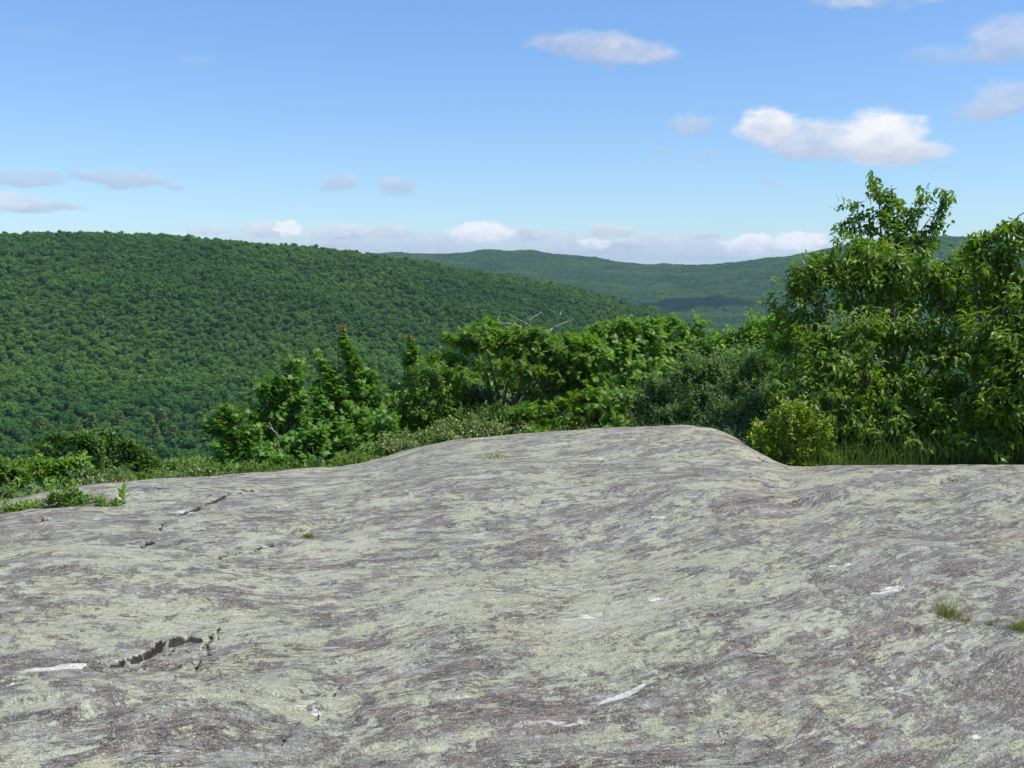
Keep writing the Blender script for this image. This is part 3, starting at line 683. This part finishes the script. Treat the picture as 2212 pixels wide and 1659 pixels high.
make_tree('oak_tree', 'round-topped scrub oak with jagged drooping leaves and dark hollows under its canopy', 'tree', gbase(1090, 12.6),
    lob(12.6, (1000,735,38,26),(1045,722,46,24),(970,770,30,30),(1100,745,50,26),(1150,735,44,24),(1190,760,44,30),(1240,750,44,26),(1265,775,40,34),(965,820,32,40),(1230,800,44,34),(1215,850,46,34),(1010,800,36,26,.3),(1130,790,40,24,.2),(985,880,42,30,-.4),(1060,870,70,40,-1.0),(1140,860,60,40,-1.0),(1090,810,60,40,-1.2),(1180,820,50,40,-1.0)),
    'oak', 'oak', 'oak', OG, dens=.85, tr=.030, trunks=2, twigs=.25)
make_tree('oak_shrub', 'low scrub oak spreading just over the rock edge in front of the round-topped oak', 'shrub', gbase(1230, 11.8),
    lob(11.8, (1150,895,44,26),(1200,880,46,30),(1250,872,46,30),(1300,880,50,34),(1330,860,40,30),(1180,925,60,16),(1260,915,60,20),(1330,905,50,22)), 'oak', 'oak', 'oak', OG, dens=.6, tr=.025, trunks=2)
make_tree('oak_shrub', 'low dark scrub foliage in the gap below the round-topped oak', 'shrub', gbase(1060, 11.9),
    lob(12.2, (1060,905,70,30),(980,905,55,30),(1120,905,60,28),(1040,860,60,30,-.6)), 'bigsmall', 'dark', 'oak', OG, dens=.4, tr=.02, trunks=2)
make_tree('oak_tree', 'bright green scrub oak with upright leaf tufts right of the bare branches', 'tree', gbase(1340, 13.2),
    lob(13.2, (1290,728,36,22),(1325,715,34,20),(1370,700,38,20),(1400,712,26,20),(1270,770,44,34),(1330,760,50,34),(1390,755,44,34),(1310,820,60,40,.3),(1380,810,60,44,.3),(1250,800,40,34,.2),(1340,865,60,36,.4)), 'oak', 'oak2', 'oak', OG, dens=.75, Lk=.92, tr=.028, trunks=2)
make_tree('oak_tree', 'light green rounded scrub oak crown in front of the valley, left of the cherry tree', 'tree', gbase(1470, 13.6),
    lob(13.6, (1450,705,26,18),(1485,702,28,18),(1500,728,24,20),(1445,738,34,24),(1478,745,34,26),(1430,780,44,30,.2),(1490,785,50,34,.2),(1450,830,60,34,.3)), 'oak', 'oak2', 'oak', OG, dens=.55, Lk=.85, tr=.03)
make_tree('oak_tree', 'small scrub oak tucked against the left side of the cherry tree', 'tree', gbase(1600, 13.4),
    lob(13.4, (1540,752,34,24),(1575,730,38,24),(1612,715,34,22),(1650,700,34,26),(1600,760,50,34,.2),(1650,745,44,40,.2),(1550,790,44,30,.2),(1620,800,60,36,.3)), 'bigsmall', 'oak2', 'oak', OG, dens=.55, Lk=1.3, tr=.04)
MG = 'red-tipped maple saplings'
make_tree('maple_tree', 'maple sapling with red young leaves on its tall pointed tip', 'tree', gbase(740, 11.9),
    lob(11.9, (741,722,6,9),(748,742,10,13),(757,765,14,15),(768,788,18,18),(778,812,24,18),(697,778,9,9),(708,792,13,11),(722,806,18,12),(690,835,26,16),(725,842,30,20),(760,845,30,22),(800,815,14,16),(798,845,16,20),(700,875,40,24),(750,885,50,28),(800,880,30,28),(730,925,60,30,.2),(790,925,44,30,.2)),
    'maple', 'maple', 'cherry', MG, dens=.55, tr=.022, red=.016, jitter=.32, twigs=.3, shell=.3)
make_tree('maple_tree', 'all-green maple sapling with a short square top, left of the red-tipped one', 'tree', gbase(620, 11.8),
    lob(11.8, (623,775,11,10),(640,785,12,10),(632,805,12,20),(590,825,26,10),(570,832,18,9),(612,835,26,15),(590,858,28,18),(640,855,28,22),(560,885,24,18),(610,890,40,24),(655,895,34,26),(590,930,44,26),(650,940,44,28),(610,975,60,24,.3)),
    'maple', 'maple', 'cherry', MG, dens=.55, tr=.022, jitter=.32, twigs=.3, shell=.3)
make_tree('maple_tree', 'low leaning maple sapling at the left end of the thicket, beside the open valley', 'tree', gbase(510, 11.2),
    lob(11.2, (490,878,15,11),(478,900,22,12),(458,915,14,8),(515,900,16,12),(500,925,34,14),(535,935,26,14),(490,948,30,12),(540,962,38,16),(515,985,34,12),(570,985,44,18)),
    'maple', 'maple', 'cherry', MG, dens=.5, tr=.018, jitter=.35, twigs=.3, shell=.3)
make_tree('maple_tree', 'slender maple sapling with a small red tuft, left of the round-topped oak', 'tree', gbase(885, 13.0),
    lob(13.0, (888,738,7,8),(893,756,12,12),(882,772,10,12),(888,795,8,14),(884,815,16,14),(870,845,26,18),(845,870,30,20),(880,880,30,24),(830,905,40,22),(870,925,50,26)), 'maple', 'maple', 'cherry', MG, dens=.55, tr=.018, red=.03, jitter=.3, shell=.3)
TG = 'mixed shrubs of the thicket'
make_tree('thicket_shrub', 'olive-green shrub climbing the left shoulder of the round-topped oak', 'shrub', gbase(930, 12.2),
    lob(12.2, (935,775,24,16),(905,805,24,18),(945,815,30,24),(900,840,34,24),(945,860,36,30),(850,880,34,22),(895,885,40,26),(940,905,44,28),(880,925,50,24)), 'bigsmall', 'mid', 'twig', TG, dens=.45, tr=.02, trunks=2, jitter=.35)
make_tree('thicket_shrub', 'leafy green shrub low between the two tallest maple saplings', 'shrub', gbase(680, 11.4),
    lob(11.4, (670,945,55,28),(720,970,60,26),(790,950,50,30),(640,990,50,20),(700,995,50,16),(820,920,36,26)), 'maple', 'maple', 'twig', TG, dens=.5, tr=.018, trunks=3, jitter=.3)
PG = 'pale-leaved low shrubs along the rock edge'
for (u, v, a, b, dr, mt, lb) in [
    (1020,922,75,20,.8,'pale','cream-flecked low shrub hugging the rock edge under the round-topped oak'),
    (930,945,60,22,.8,'pale','cream-flecked low shrub on the rock edge, just left of the hump top'),
    (860,962,50,22,.7,'pale','cream-flecked low shrub where the rock edge starts to climb'),
    (770,990,45,16,.7,'mid','brownish green low shrub at the foot of the red-tipped maple'),
    (430,1015,42,12,.7,'pale','pale low shrub on the rock edge left of the leaning maple'),
    (380,1028,22,9,.3,'grey','whitish green cushion shrub at the far left shoulder of the rock'),
    (520,1010,40,13,.7,'mid','green low shrub under the leaning maple sapling'),
    (470,1010,60,12,1.6,'mid','green low shrub behind the pale one left of the leaning maple'),
    (310,1028,55,12,.8,'mid','green low shrub between the dark left tree and the rock'),
    (230,1036,50,12,.6,'pale','pale green low shrub in front of the dark left tree'),
    (580,1012,40,12,.5,'mid','green low shrub below the square-topped maple'),
    (660,1003,45,12,.5,'dark','dark green low shrub below the thicket on the rock edge')]:
    rc0 = float(crest(dirang(u, 900)[0])[0])+dr; k = rc0/F
    make_tree('low_shrub', lb, 'shrub', gbase(u, rc0), lob(rc0, (u-a*.5, v+2, a*.6, b),(u+a*.45, v, a*.6, b*1.1)), 'small' if mt != 'mid' else 'tiny', mt, 'twig', PG,
              dens=.6, Lk=1.0, tr=.008, trunks=2, jitter=.4, shell=.2, twigs=.2)
LG = 'trees on the slope left of the rock'
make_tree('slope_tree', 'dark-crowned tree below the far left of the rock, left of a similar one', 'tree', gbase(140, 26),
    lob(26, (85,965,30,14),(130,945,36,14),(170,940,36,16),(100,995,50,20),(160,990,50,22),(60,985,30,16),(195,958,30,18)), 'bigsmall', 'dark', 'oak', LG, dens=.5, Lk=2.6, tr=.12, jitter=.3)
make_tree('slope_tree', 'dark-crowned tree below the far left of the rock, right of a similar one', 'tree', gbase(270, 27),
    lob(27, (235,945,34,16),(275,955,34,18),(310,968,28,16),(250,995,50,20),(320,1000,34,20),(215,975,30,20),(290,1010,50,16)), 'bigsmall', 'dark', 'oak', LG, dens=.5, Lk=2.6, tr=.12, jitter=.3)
make_tree('slope_tree', 'mid green tree at the left edge of the photo beside a yellow-green one', 'tree', gbase(10, 17),
    lob(17, (10,1000,36,18),(45,1015,30,18),(-30,1005,40,24),(20,1040,50,24),(60,1050,36,18),(-50,1060,50,30),(20,1075,50,18)), 'bigsmall', 'mid', 'oak', LG, dens=.5, Lk=1.9, tr=.08, jitter=.3)
make_tree('slope_tree', 'yellow-green small tree in front of the dark-crowned pair', 'tree', gbase(130, 15),
    lob(15, (85,1003,24,13),(120,992,28,13),(155,1000,30,14),(180,1015,26,14),(110,1025,40,16),(160,1035,40,14)), 'bigsmall', 'light', 'oak', LG, dens=.5, Lk=1.6, tr=.05, jitter=.3)
make_tree('slope_tree', 'green tree filling the low gap right of the dark-crowned pair', 'tree', gbase(390, 30),
    lob(30, (360,1005,45,18),(420,1000,40,16),(395,1025,60,16)), 'bigsmall', 'mid', 'oak', LG, dens=.5, Lk=2.4, tr=.1, jitter=.3)
make_tree('slope_tree', 'green tree just below the leaning maple in the low gap', 'tree', gbase(490, 24),
    lob(24, (470,1000,45,16),(530,1000,40,18),(430,1015,30,14)), 'bigsmall', 'mid', 'oak', LG, dens=.5, Lk=2.2, tr=.1, jitter=.3)
make_tree('slope_tree', 'grey-green small tree peeping over the left rock shoulder', 'tree', gbase(215, 13),
    lob(13, (200,1022,40,14),(255,1020,36,12),(60,1065,60,14),(10,1075,50,14)), 'small', 'grey', 'oak', LG, dens=.5, Lk=1.5, tr=.04, jitter=.3)

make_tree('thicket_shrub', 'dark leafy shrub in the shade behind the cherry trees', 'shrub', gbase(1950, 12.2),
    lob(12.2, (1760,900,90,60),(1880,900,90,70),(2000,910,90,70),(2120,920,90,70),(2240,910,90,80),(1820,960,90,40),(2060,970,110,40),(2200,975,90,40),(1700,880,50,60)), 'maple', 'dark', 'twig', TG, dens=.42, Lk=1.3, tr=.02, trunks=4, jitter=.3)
make_tree('thicket_shrub', 'low green shrub pressed against the right side of the yellow-green bush', 'shrub', gbase(1815, 9.5),
    lob(9.5, (1790,945,26,30),(1820,975,36,30),(1865,985,40,24),(1780,985,24,24)), 'small', 'light', 'twig', TG, dens=.3, Lk=1.1, tr=.009, trunks=3, jitter=.6, shell=.15)
# bare grey branches above the oaks
dr_ = empty('dead_tree', gbase(1170, 12.9)); tag(dr_, 'bare grey dead branches sticking out above the round-topped oak', 'tree')
dp = []
def limb(pts, r0, r1, r=12.9, sides=5):
    P2 = []
    for i, p in enumerate(pts):
        q = at(p[0], p[1], r+(0.05*math.sin(i*2.1+pts[0][0])))
        P2.append(q)
    P2 = np.array(P2); t = np.linspace(0, len(P2)-1, (len(P2)-1)*3+1)
    P3 = np.stack([np.interp(t, np.arange(len(P2)), P2[:, c]) for c in range(3)], 1)
    P3[1:-1] += rng.normal(0, .006, P3[1:-1].shape)
    dp.append(tube(P3, np.linspace(r0, r1, len(P3)), sides))
gb = gbase(1170, 12.9)
limb([(1170,960),(1180,850),(1188,760),(1178,730)], .035, .022)
limb([(1178,730),(1165,718),(1145,711),(1118,704),(1092,699),(1070,697),(1045,688)], .017, .003)
limb([(1145,711),(1144,697),(1148,686),(1170,674)], .010, .003)
limb([(1144,702),(1120,690),(1102,681)], .006, .002)
limb([(1080,698),(1074,685),(1080,670),(1088,660)], .005, .002)
limb([(1120,704),(1104,694)], .007, .003)
limb([(1178,732),(1188,714),(1198,704),(1205,694),(1212,680),(1210,674)], .015, .003)
limb([(1198,704),(1218,697),(1240,689)], .008, .002)
limb([(1212,680),(1202,676)], .004, .002)
v, f = merge(dp); build('trunk', v-np.array(gb), f, BK['dead'], dr_, smooth=True)
ds = empty('dead_branch', gbase(585, 11.3)); tag(ds, 'short bleached dead branch standing among the green maple leaves', 'branch')
dp = []; limb([(604,975),(600,955),(597,938),(588,926),(575,919)], .007, .003, 10.95); limb([(590,928),(580,912)], .004, .002, 10.95)
v, f = merge(dp); build('twig', v-np.array(ds.location), f, BK['dead'], ds, smooth=True)

# ------------------------------------------------------------------ grass
def blades(n, centre_fn, hmin, hmax, lean=.35, wd=.004, zfn=None):
    P0 = centre_fn(n); h = rng.uniform(hmin, hmax, n); a = rng.random(n)*6.28; le_ = rng.random(n)*lean
    d = np.stack([np.cos(a)*le_, np.sin(a)*le_, np.ones(n)], -1)
    side = np.stack([-np.sin(a+1), np.cos(a+1), 0*a], -1)*wd
    m1 = P0+d*(h*.55)[:, None]; tip = P0+np.stack([np.cos(a)*le_*1.9, np.sin(a)*le_*1.9, np.ones(n)*.92], -1)*h[:, None]
    V_ = np.stack([P0-side, P0+side, m1+side*.8, m1-side*.8, tip], 1).reshape(-1, 3)
    o = np.arange(n)[:, None]*5
    return V_, [o+np.array([[0, 1, 2, 3]]), o+np.array([[3, 2, 4]])]
def tuft(u, v, wpx, hpx, n, mat, label, name='grass_tuft', group='grass tufts growing in the rock', lean=.75, mats2=None, wd=.0013):
    c = ground_pt(u, v); r = np.hypot(*c); z = rock_height(*c); k = r/F
    ctr = np.array([c[0], c[1], z]); root = empty(name, ctr); tag(root, label, 'grass', group)
    def cf(m):
        q = rng.normal(0, .45, (m, 2))*[wpx*k, wpx*k*.8]
        zz = np.array([rock_height(c[0]+a, c[1]+b) for a, b in q])-z
        return np.stack([q[:, 0], q[:, 1], zz-.005], -1)
    v_, f_ = blades(n, cf, hpx*k*.4, hpx*k*1.7, lean, wd); build('blades', v_, f_, M[mat], root)
    if mats2:
        v_, f_ = blades(int(n*.6), cf, hpx*k*.3, hpx*k*1.5, lean*1.3, wd); build('dry_blades', v_, f_, M[mats2], root)
    return root
tuft(2048, 1322, 26, 24, 130, 'grass', 'green and straw grass tuft on bare rock, largest of the three at right', mats2='dry')
tuft(2140, 1348, 10, 14, 50, 'grass', 'tiny green grass tuft between two bigger ones at right')
tuft(2205, 1362, 26, 20, 130, 'dry', 'straw-coloured grass tuft at the right edge of the photo', mats2='grass')
tuft(1072, 985, 30, 9, 90, 'dry', 'dry yellow grass tuft near the crest of the rock, below the oaks', wd=.003)
tuft(668, 1146, 14, 9, 80, 'dry', 'small brownish grass tuft in a crack left of the middle', mats2='grass', wd=.003)
tuft(2080, 1338, 22, 10, 90, 'dry', 'thin straw grass wisps beside the largest tuft')
# weeds on the far left of the rock
def weed(u, v, r, lobes_, mat, label, sty='tiny', name='weed_clump', Lk=1.0, dens=.6, cat='plant', group='weeds rooted at the left of the rock'):
    c = ground_pt(u, v); base = np.array([c[0], c[1], rock_height(*c)-.01]); q = np.hypot(*c)
    return make_tree(name, label, cat, base, lob(q, *lobes_), sty, mat, 'twig', group, dens=dens, Lk=Lk, tr=.005, trunks=3, jitter=.45, shell=.1, twigs=.3)
weed(140, 1088, 8, [(110,1072,20,12),(140,1066,26,18),(175,1070,24,14),(205,1078,18,8)], 'mid', 'leafy reddish-green weed clump on the left shoulder of the rock', Lk=1.1)
weed(235, 1086, 8, [(225,1081,22,5),(250,1082,14,4)], 'light', 'low yellow-green weed mat right of the leafy weed clump')
weed(20, 1098, 8, [(-20,1098,30,7),(20,1094,26,7),(55,1088,28,6),(80,1086,14,4)], 'light', 'low green weed mat running off the left edge of the photo')
c = ground_pt(266, 1086); zb = rock_height(*c); q = np.hypot(*c)
sp = empty('milkweed_plant', (c[0], c[1], zb)); tag(sp, 'single upright broad-leaved seedling standing on the left of the rock', 'plant')
lp = []; 
for i in range(9):
    hgt = .018+.012*i; a = i*2.3
    lp.append(((0, 0, hgt), (math.cos(a)*.7, math.sin(a)*.7, .8)))
v_, f_ = leaves('ovate', np.array([p for p, _ in lp]), np.array([d for _, d in lp]), np.tile([0, 0, 1.], (9, 1)), np.linspace(.085, .05, 9)); build('leaves', v_, f_, M['light'], sp)
v_, f_ = tube([(0, 0, -.02), (0, .003, .06), (.004, 0, .13)], [.005, .004, .002]); build('stem', v_, f_, BK['twig'], sp)
# tall grass under the cherry trees: nobody could count it
def cf_tall(m):
    u = rng.uniform(1650, 2500, m); th = np.array([dirang(a, 980)[0] for a in u]); rc0, _ = crest(th); r = rc0+.28+rng.random(m)**1.3*1.6
    return np.stack([r*np.sin(th), r*np.cos(th), land(th, r)-.02], -1)
v_, f_ = blades(9000, cf_tall, .10, .52, .3, .0035)
tag(build('tall_grass', v_, f_, M['tall']), 'tall dark green grass under the cherry trees', 'grass', kind='stuff')
def cf_strip(m):
    u = rng.uniform(-300, 1650, m); th = np.array([dirang(a, 980)[0] for a in u]); rc0, _ = crest(th); r = rc0+.12+rng.random(m)**1.4*1.2
    return np.stack([r*np.sin(th), r*np.cos(th), land(th, r)-.02], -1)
v_, f_ = blades(7000, cf_strip, .05, .24, .5, .003)
tag(build('edge_grass', v_, f_, M['dry']), 'straw and green grass fringe behind the rock edge', 'grass', kind='stuff')
# leafy undergrowth on the shelf behind the rock
n = 26000; u = rng.uniform(-300, 2600, n); th = np.arctan((u-CU)/F*1.0); rc0, _ = crest(th); r = rc0+.5+rng.random(n)**.8*7.5
gz = land(th, r); hh = rng.random(n)*.28*(0.5+0.8*np.abs(vnoise(r, th*9, 8)))
P_ = np.stack([r*np.sin(th), r*np.cos(th), gz+hh], -1)
v_, f_ = leaves('ovate', P_, nrm(rng.normal(0, 1, (n, 3))+[0, 0, .2]), nrm(rng.normal(0, .5, (n, 3))+[0, 0, 1]), rng.uniform(.04, .085, n))
tag(build('undergrowth', v_, f_, M['mid']), 'leafy green undergrowth on the shelf behind the rock', 'undergrowth', kind='stuff')

# ------------------------------------------------------------------ forest on the hills
protos = bpy.data.collections.new('forest_crowns')
def crown_proto(seed, nl, nq, qs, conifer=False):
    g = np.random.default_rng(seed); P2 = []; N2 = []
    for k in range(nl):
        if k == 0: c = np.array([0, 0, 2.2]); rr = np.array([2.7, 2.7, 2.4])
        else:
            a = g.random()*6.28; q_ = g.uniform(1.2, 2.5); c = np.array([math.cos(a)*q_, math.sin(a)*q_, 1.0+g.random()*2.9]); rr = np.array([1.7, 1.7, 1.35])*g.uniform(.55, 1.2)
        n_ = nq//nl*(2 if k == 0 else 1)
        d = nrm(g.normal(0, 1, (n_, 3))+np.array([0, 0, .35])); kk = .72+.33*g.random(n_)
        P2.append(c+d*rr*kk[:, None]); N2.append(nrm(d+g.normal(0, .5, (n_, 3))))
    P2 = np.concatenate(P2); N2 = np.concatenate(N2); n_ = len(P2)
    a = nrm(np.cross(N2, g.normal(0, 1, (n_, 3)))); b = np.cross(N2, a); s = qs*g.uniform(.6, 1.2, n_)[:, None]
    V_ = np.stack([P2-a*s, P2-b*s*.7, P2+a*s, P2+b*s*.7], 1).reshape(-1, 3)
    me = build('crown_shape', V_, np.arange(n_*4).reshape(-1, 4), M['forest'])
    col.objects.unlink(me); protos.objects.link(me)
for s_ in range(9): crown_proto(100+s_, (7, 5, 9, 7, 4, 8, 6, 7, 10)[s_], 560, (.46, .40, .52, .44, .38, .5, .42, .55, .36)[s_])
def gn_forest(name, pts, scl, label):
    me = bpy.data.meshes.new(name); me.vertices.add(len(pts)); me.vertices.foreach_set('co', pts.astype(np.float32).ravel()); me.update()
    o = bpy.data.objects.new(name, me); col.objects.link(o)
    attr(o, 'scl', scl, 'FLOAT_VECTOR'); attr(o, 'rotz', rng.random(len(pts))*6.28)
    a = me.attributes.new('pick', 'INT', 'POINT'); a.data.foreach_set('value', rng.integers(0, 9, len(pts)).astype(np.int32))
    ng = bpy.data.node_groups.new(name, 'GeometryNodeTree')
    ng.interface.new_socket('Geometry', in_out='INPUT', socket_type='NodeSocketGeometry'); ng.interface.new_socket('Geometry', in_out='OUTPUT', socket_type='NodeSocketGeometry')
    N = ng.nodes.new; L = ng.links.new
    gi = N('NodeGroupInput'); go = N('NodeGroupOutput'); ip = N('GeometryNodeInstanceOnPoints'); ci = N('GeometryNodeCollectionInfo')
    ci.inputs['Collection'].default_value = protos; ci.inputs['Separate Children'].default_value = True; ci.inputs['Reset Children'].default_value = True
    def na(nm, t):
        q = N('GeometryNodeInputNamedAttribute'); q.data_type = t; q.inputs['Name'].default_value = nm
        return [x for x in q.outputs if x.enabled and x.name == 'Attribute'][0]
    cx = N('ShaderNodeCombineXYZ'); L(na('rotz', 'FLOAT'), cx.inputs[2])
    L(gi.outputs[0], ip.inputs['Points']); L(ci.outputs[0], ip.inputs['Instance']); ip.inputs['Pick Instance'].default_value = True
    L(na('pick', 'INT'), ip.inputs['Instance Index']); L(cx.outputs[0], ip.inputs['Rotation']); L(na('scl', 'FLOAT_VECTOR'), ip.inputs['Scale'])
    L(ip.outputs[0], go.inputs[0])
    md = o.modifiers.new('scatter', 'NODES'); md.node_group = ng
    tag(o, label, 'forest', kind='stuff'); return o
def scatter(th0, th1, r0, r1, sp_):
    """jittered grid of tree spots, kept where the hill faces the viewpoint"""
    xs = np.arange(r1*math.sin(th0)-50, r1*math.sin(th1)+50, sp_); ys = np.arange(r0*.6, r1+20, sp_)
    X_, Y_ = np.meshgrid(xs, ys); X_ = (X_+rng.uniform(-.55, .55, X_.shape)*sp_).ravel(); Y_ = (Y_+rng.uniform(-.55, .55, Y_.shape)*sp_).ravel()
    th = np.arctan2(X_, Y_); r = np.hypot(X_, Y_); m = (th > th0) & (th < th1) & (r > r0) & (r < r1)
    X_, Y_, th, r = X_[m], Y_[m], th[m], r[m]; z = land(th, r)
    return X_, Y_, z, r
X_, Y_, z_, r_ = scatter(R(-34), R(27), 120, 1300, 3.9)
s_ = rng.choice([.42,.5,.58,.66,.76,.92], len(X_))*rng.uniform(.9, 1.1, len(X_))*(1+.2*vnoise(X_/60, Y_/60, 4)); s_ = np.where(rng.random(len(X_)) < .04, s_*1.35, s_)
gn_forest('hillside_forest', np.stack([X_, Y_, z_+0.6+rng.normal(0, .8, len(X_))], -1), np.stack([s_, s_, s_*rng.uniform(.85, 1.2, len(X_))], -1), 'dense green broadleaf forest covering the near hill on the left')
X_, Y_, z_, r_ = scatter(R(-14), R(33), 1250, 3550, 6.4)
s_ = rng.uniform(.8, 1.4, len(X_))
gn_forest('ridge_forest', np.stack([X_, Y_, z_-1.0], -1), np.stack([s_*1.15, s_*1.15, s_], -1), 'hazy blue-green forest on the distant ridge and valley')

# yellowish larches at the foot of the hill
def larch_mesh():
    P2, D2, L2 = [], [], []
    for i in range(26):
        h = 1.5+i*.42; rad = 3.4*(1-h/13.5)+.15
        for k in range(9):
            a = k*.7+i*1.3
            for j in range(4):
                P2.append((math.cos(a)*rad*j/4, math.sin(a)*rad*j/4, h-.25*j*rad/3)); D2.append((math.cos(a+rng.normal(0,.5)), math.sin(a+rng.normal(0,.5)), rng.normal(0,.4))); L2.append(1.3)
    return leaves('small', np.array(P2), np.array(D2), np.tile([0, 0, 1.], (len(P2), 1)), np.array(L2))
lv = larch_mesh(); lt = tube([(0, 0, -1), (0, 0, 6), (0.1, 0, 12.4)], [.2, .14, .03])
proto = None
for i, (u, v, lb) in enumerate([(85,905,'leftmost yellowish larch at the foot of the hill'), (198,905,'yellowish larch left of the darker gap at the hill foot'), (258,905,'yellowish larch in the middle of the row at the hill foot'),
        (322,900,'yellowish larch beside the tallest of its row'), (350,898,'tallest yellowish larch, a close pair with a shorter one'), (375,925,'short yellowish larch at the right end of the row'),
        (170,930,'small yellowish larch just above the dark-crowned trees'), (335,935,'small yellowish larch in front of the close pair')]):
    th, e, _ = dirang(u, v)
    rr_ = np.linspace(300, 900, 400); zz = land(np.full(400, th), rr_)+7; k = int(np.argmax((zz-EYE)/rr_ > math.tan(e))); r0 = rr_[k] if k else 420.
    loc = (r0*math.sin(th), r0*math.cos(th), float(land(th, r0))-.5)
    if proto is None:
        root = empty('larch_tree', loc); cr_ = build('crown', lv[0], lv[1], M['larch'], root); tk_ = build('trunk', lt[0], lt[1], BK['oak'], root); proto = (root, cr_, tk_)
    else:
        root = proto[0].copy(); col.objects.link(root); root.location = loc
        for ch in proto[1:]:
            c2 = ch.copy(); col.objects.link(c2); c2.parent = root
    root.scale = (1.25, 1.25, .68+.25*((i*37) % 5)/5); root.rotation_euler = (0, 0, i)
    tag(root, lb, 'tree', 'larches at the foot of the hill')

# ------------------------------------------------------------------ the cloud whose shadow lies in the valley
def cloud_obj(loc, size, seed):
    g = np.random.default_rng(seed)
    bm_ = []
    import bmesh
    b = bmesh.new(); bmesh.ops.create_icosphere(b, subdivisions=5, radius=1.0)
    for v_ in b.verts:
        d = v_.co.normalized(); a = np.array([d.x*1.6+seed]); c2 = np.array([d.y*1.6+d.z])
        k = 1+.6*float(fbm(a, c2, 3, seed)[0]); v_.co = d*k
        v_.co.x *= size[0]; v_.co.y *= size[1]; v_.co.z = v_.co.z*size[2]*(1 if v_.co.z > 0 else .45)
    me = bpy.data.meshes.new('cloud'); b.to_mesh(me); b.free()
    m = bpy.data.materials.new('cloud'); m.use_nodes = True; t = NT(m.node_tree)
    pos = t.n('ShaderNodeNewGeometry').outputs['Position']
    pv = t.n('ShaderNodeVolumePrincipled', {'Color': (1, 1, 1, 1), 'Density': 0.06, 'Anisotropy': 0.3})
    t.t.links.new(pv.outputs[0], t.n('ShaderNodeOutputMaterial').inputs['Volume'])
    me.materials.append(m); o = bpy.data.objects.new('cloud', me); col.objects.link(o); o.location = loc
    tag(o, 'pale cloud at the top edge of the photo casting its shadow on the valley', 'cloud', kind='stuff')
th, e, _ = dirang(1500, 652)
rr_ = np.linspace(1800, 3300, 800); zz = land(np.full(800, th), rr_)+CAN; k = int(np.argmax((zz-EYE)/rr_ > math.tan(e))); r0 = rr_[k]
sp0 = Vector((r0*math.sin(th), r0*math.cos(th), float(zz[k])))
hc = 1.04*r0*math.tan(R(16.3))
CL0 = sp0+sd*((hc-sp0.z)/sd.z)
cloud_obj(CL0, (95, 80, 45), 3)

# ------------------------------------------------------------------ haze
def haze(x0, x1, y0, y1, z0, z1, dens):
    v_ = np.array([(x, y, z) for x in (x0, x1) for y in (y0, y1) for z in (z0, z1)])
    f_ = np.array([(0,1,3,2),(4,6,7,5),(0,4,5,1),(2,3,7,6),(0,2,6,4),(1,5,7,3)])
    m = bpy.data.materials.new('haze'); m.use_nodes = True; t = NT(m.node_tree)
    pv = t.n('ShaderNodeVolumePrincipled', {'Color': (0.55, 0.74, 1.0, 1), 'Density': dens, 'Anisotropy': 0.1})
    t.t.links.new(pv.outputs[0], t.n('ShaderNodeOutputMaterial').inputs['Volume'])
    tag(build('haze', v_, f_, m), 'thin blue haze over the valley', 'haze', kind='stuff')
haze(-7000, 7000, -3500, 9500, min(float(TZ.min())-3, -120), max(float(TZ.max())+25, 190), 0.00006)
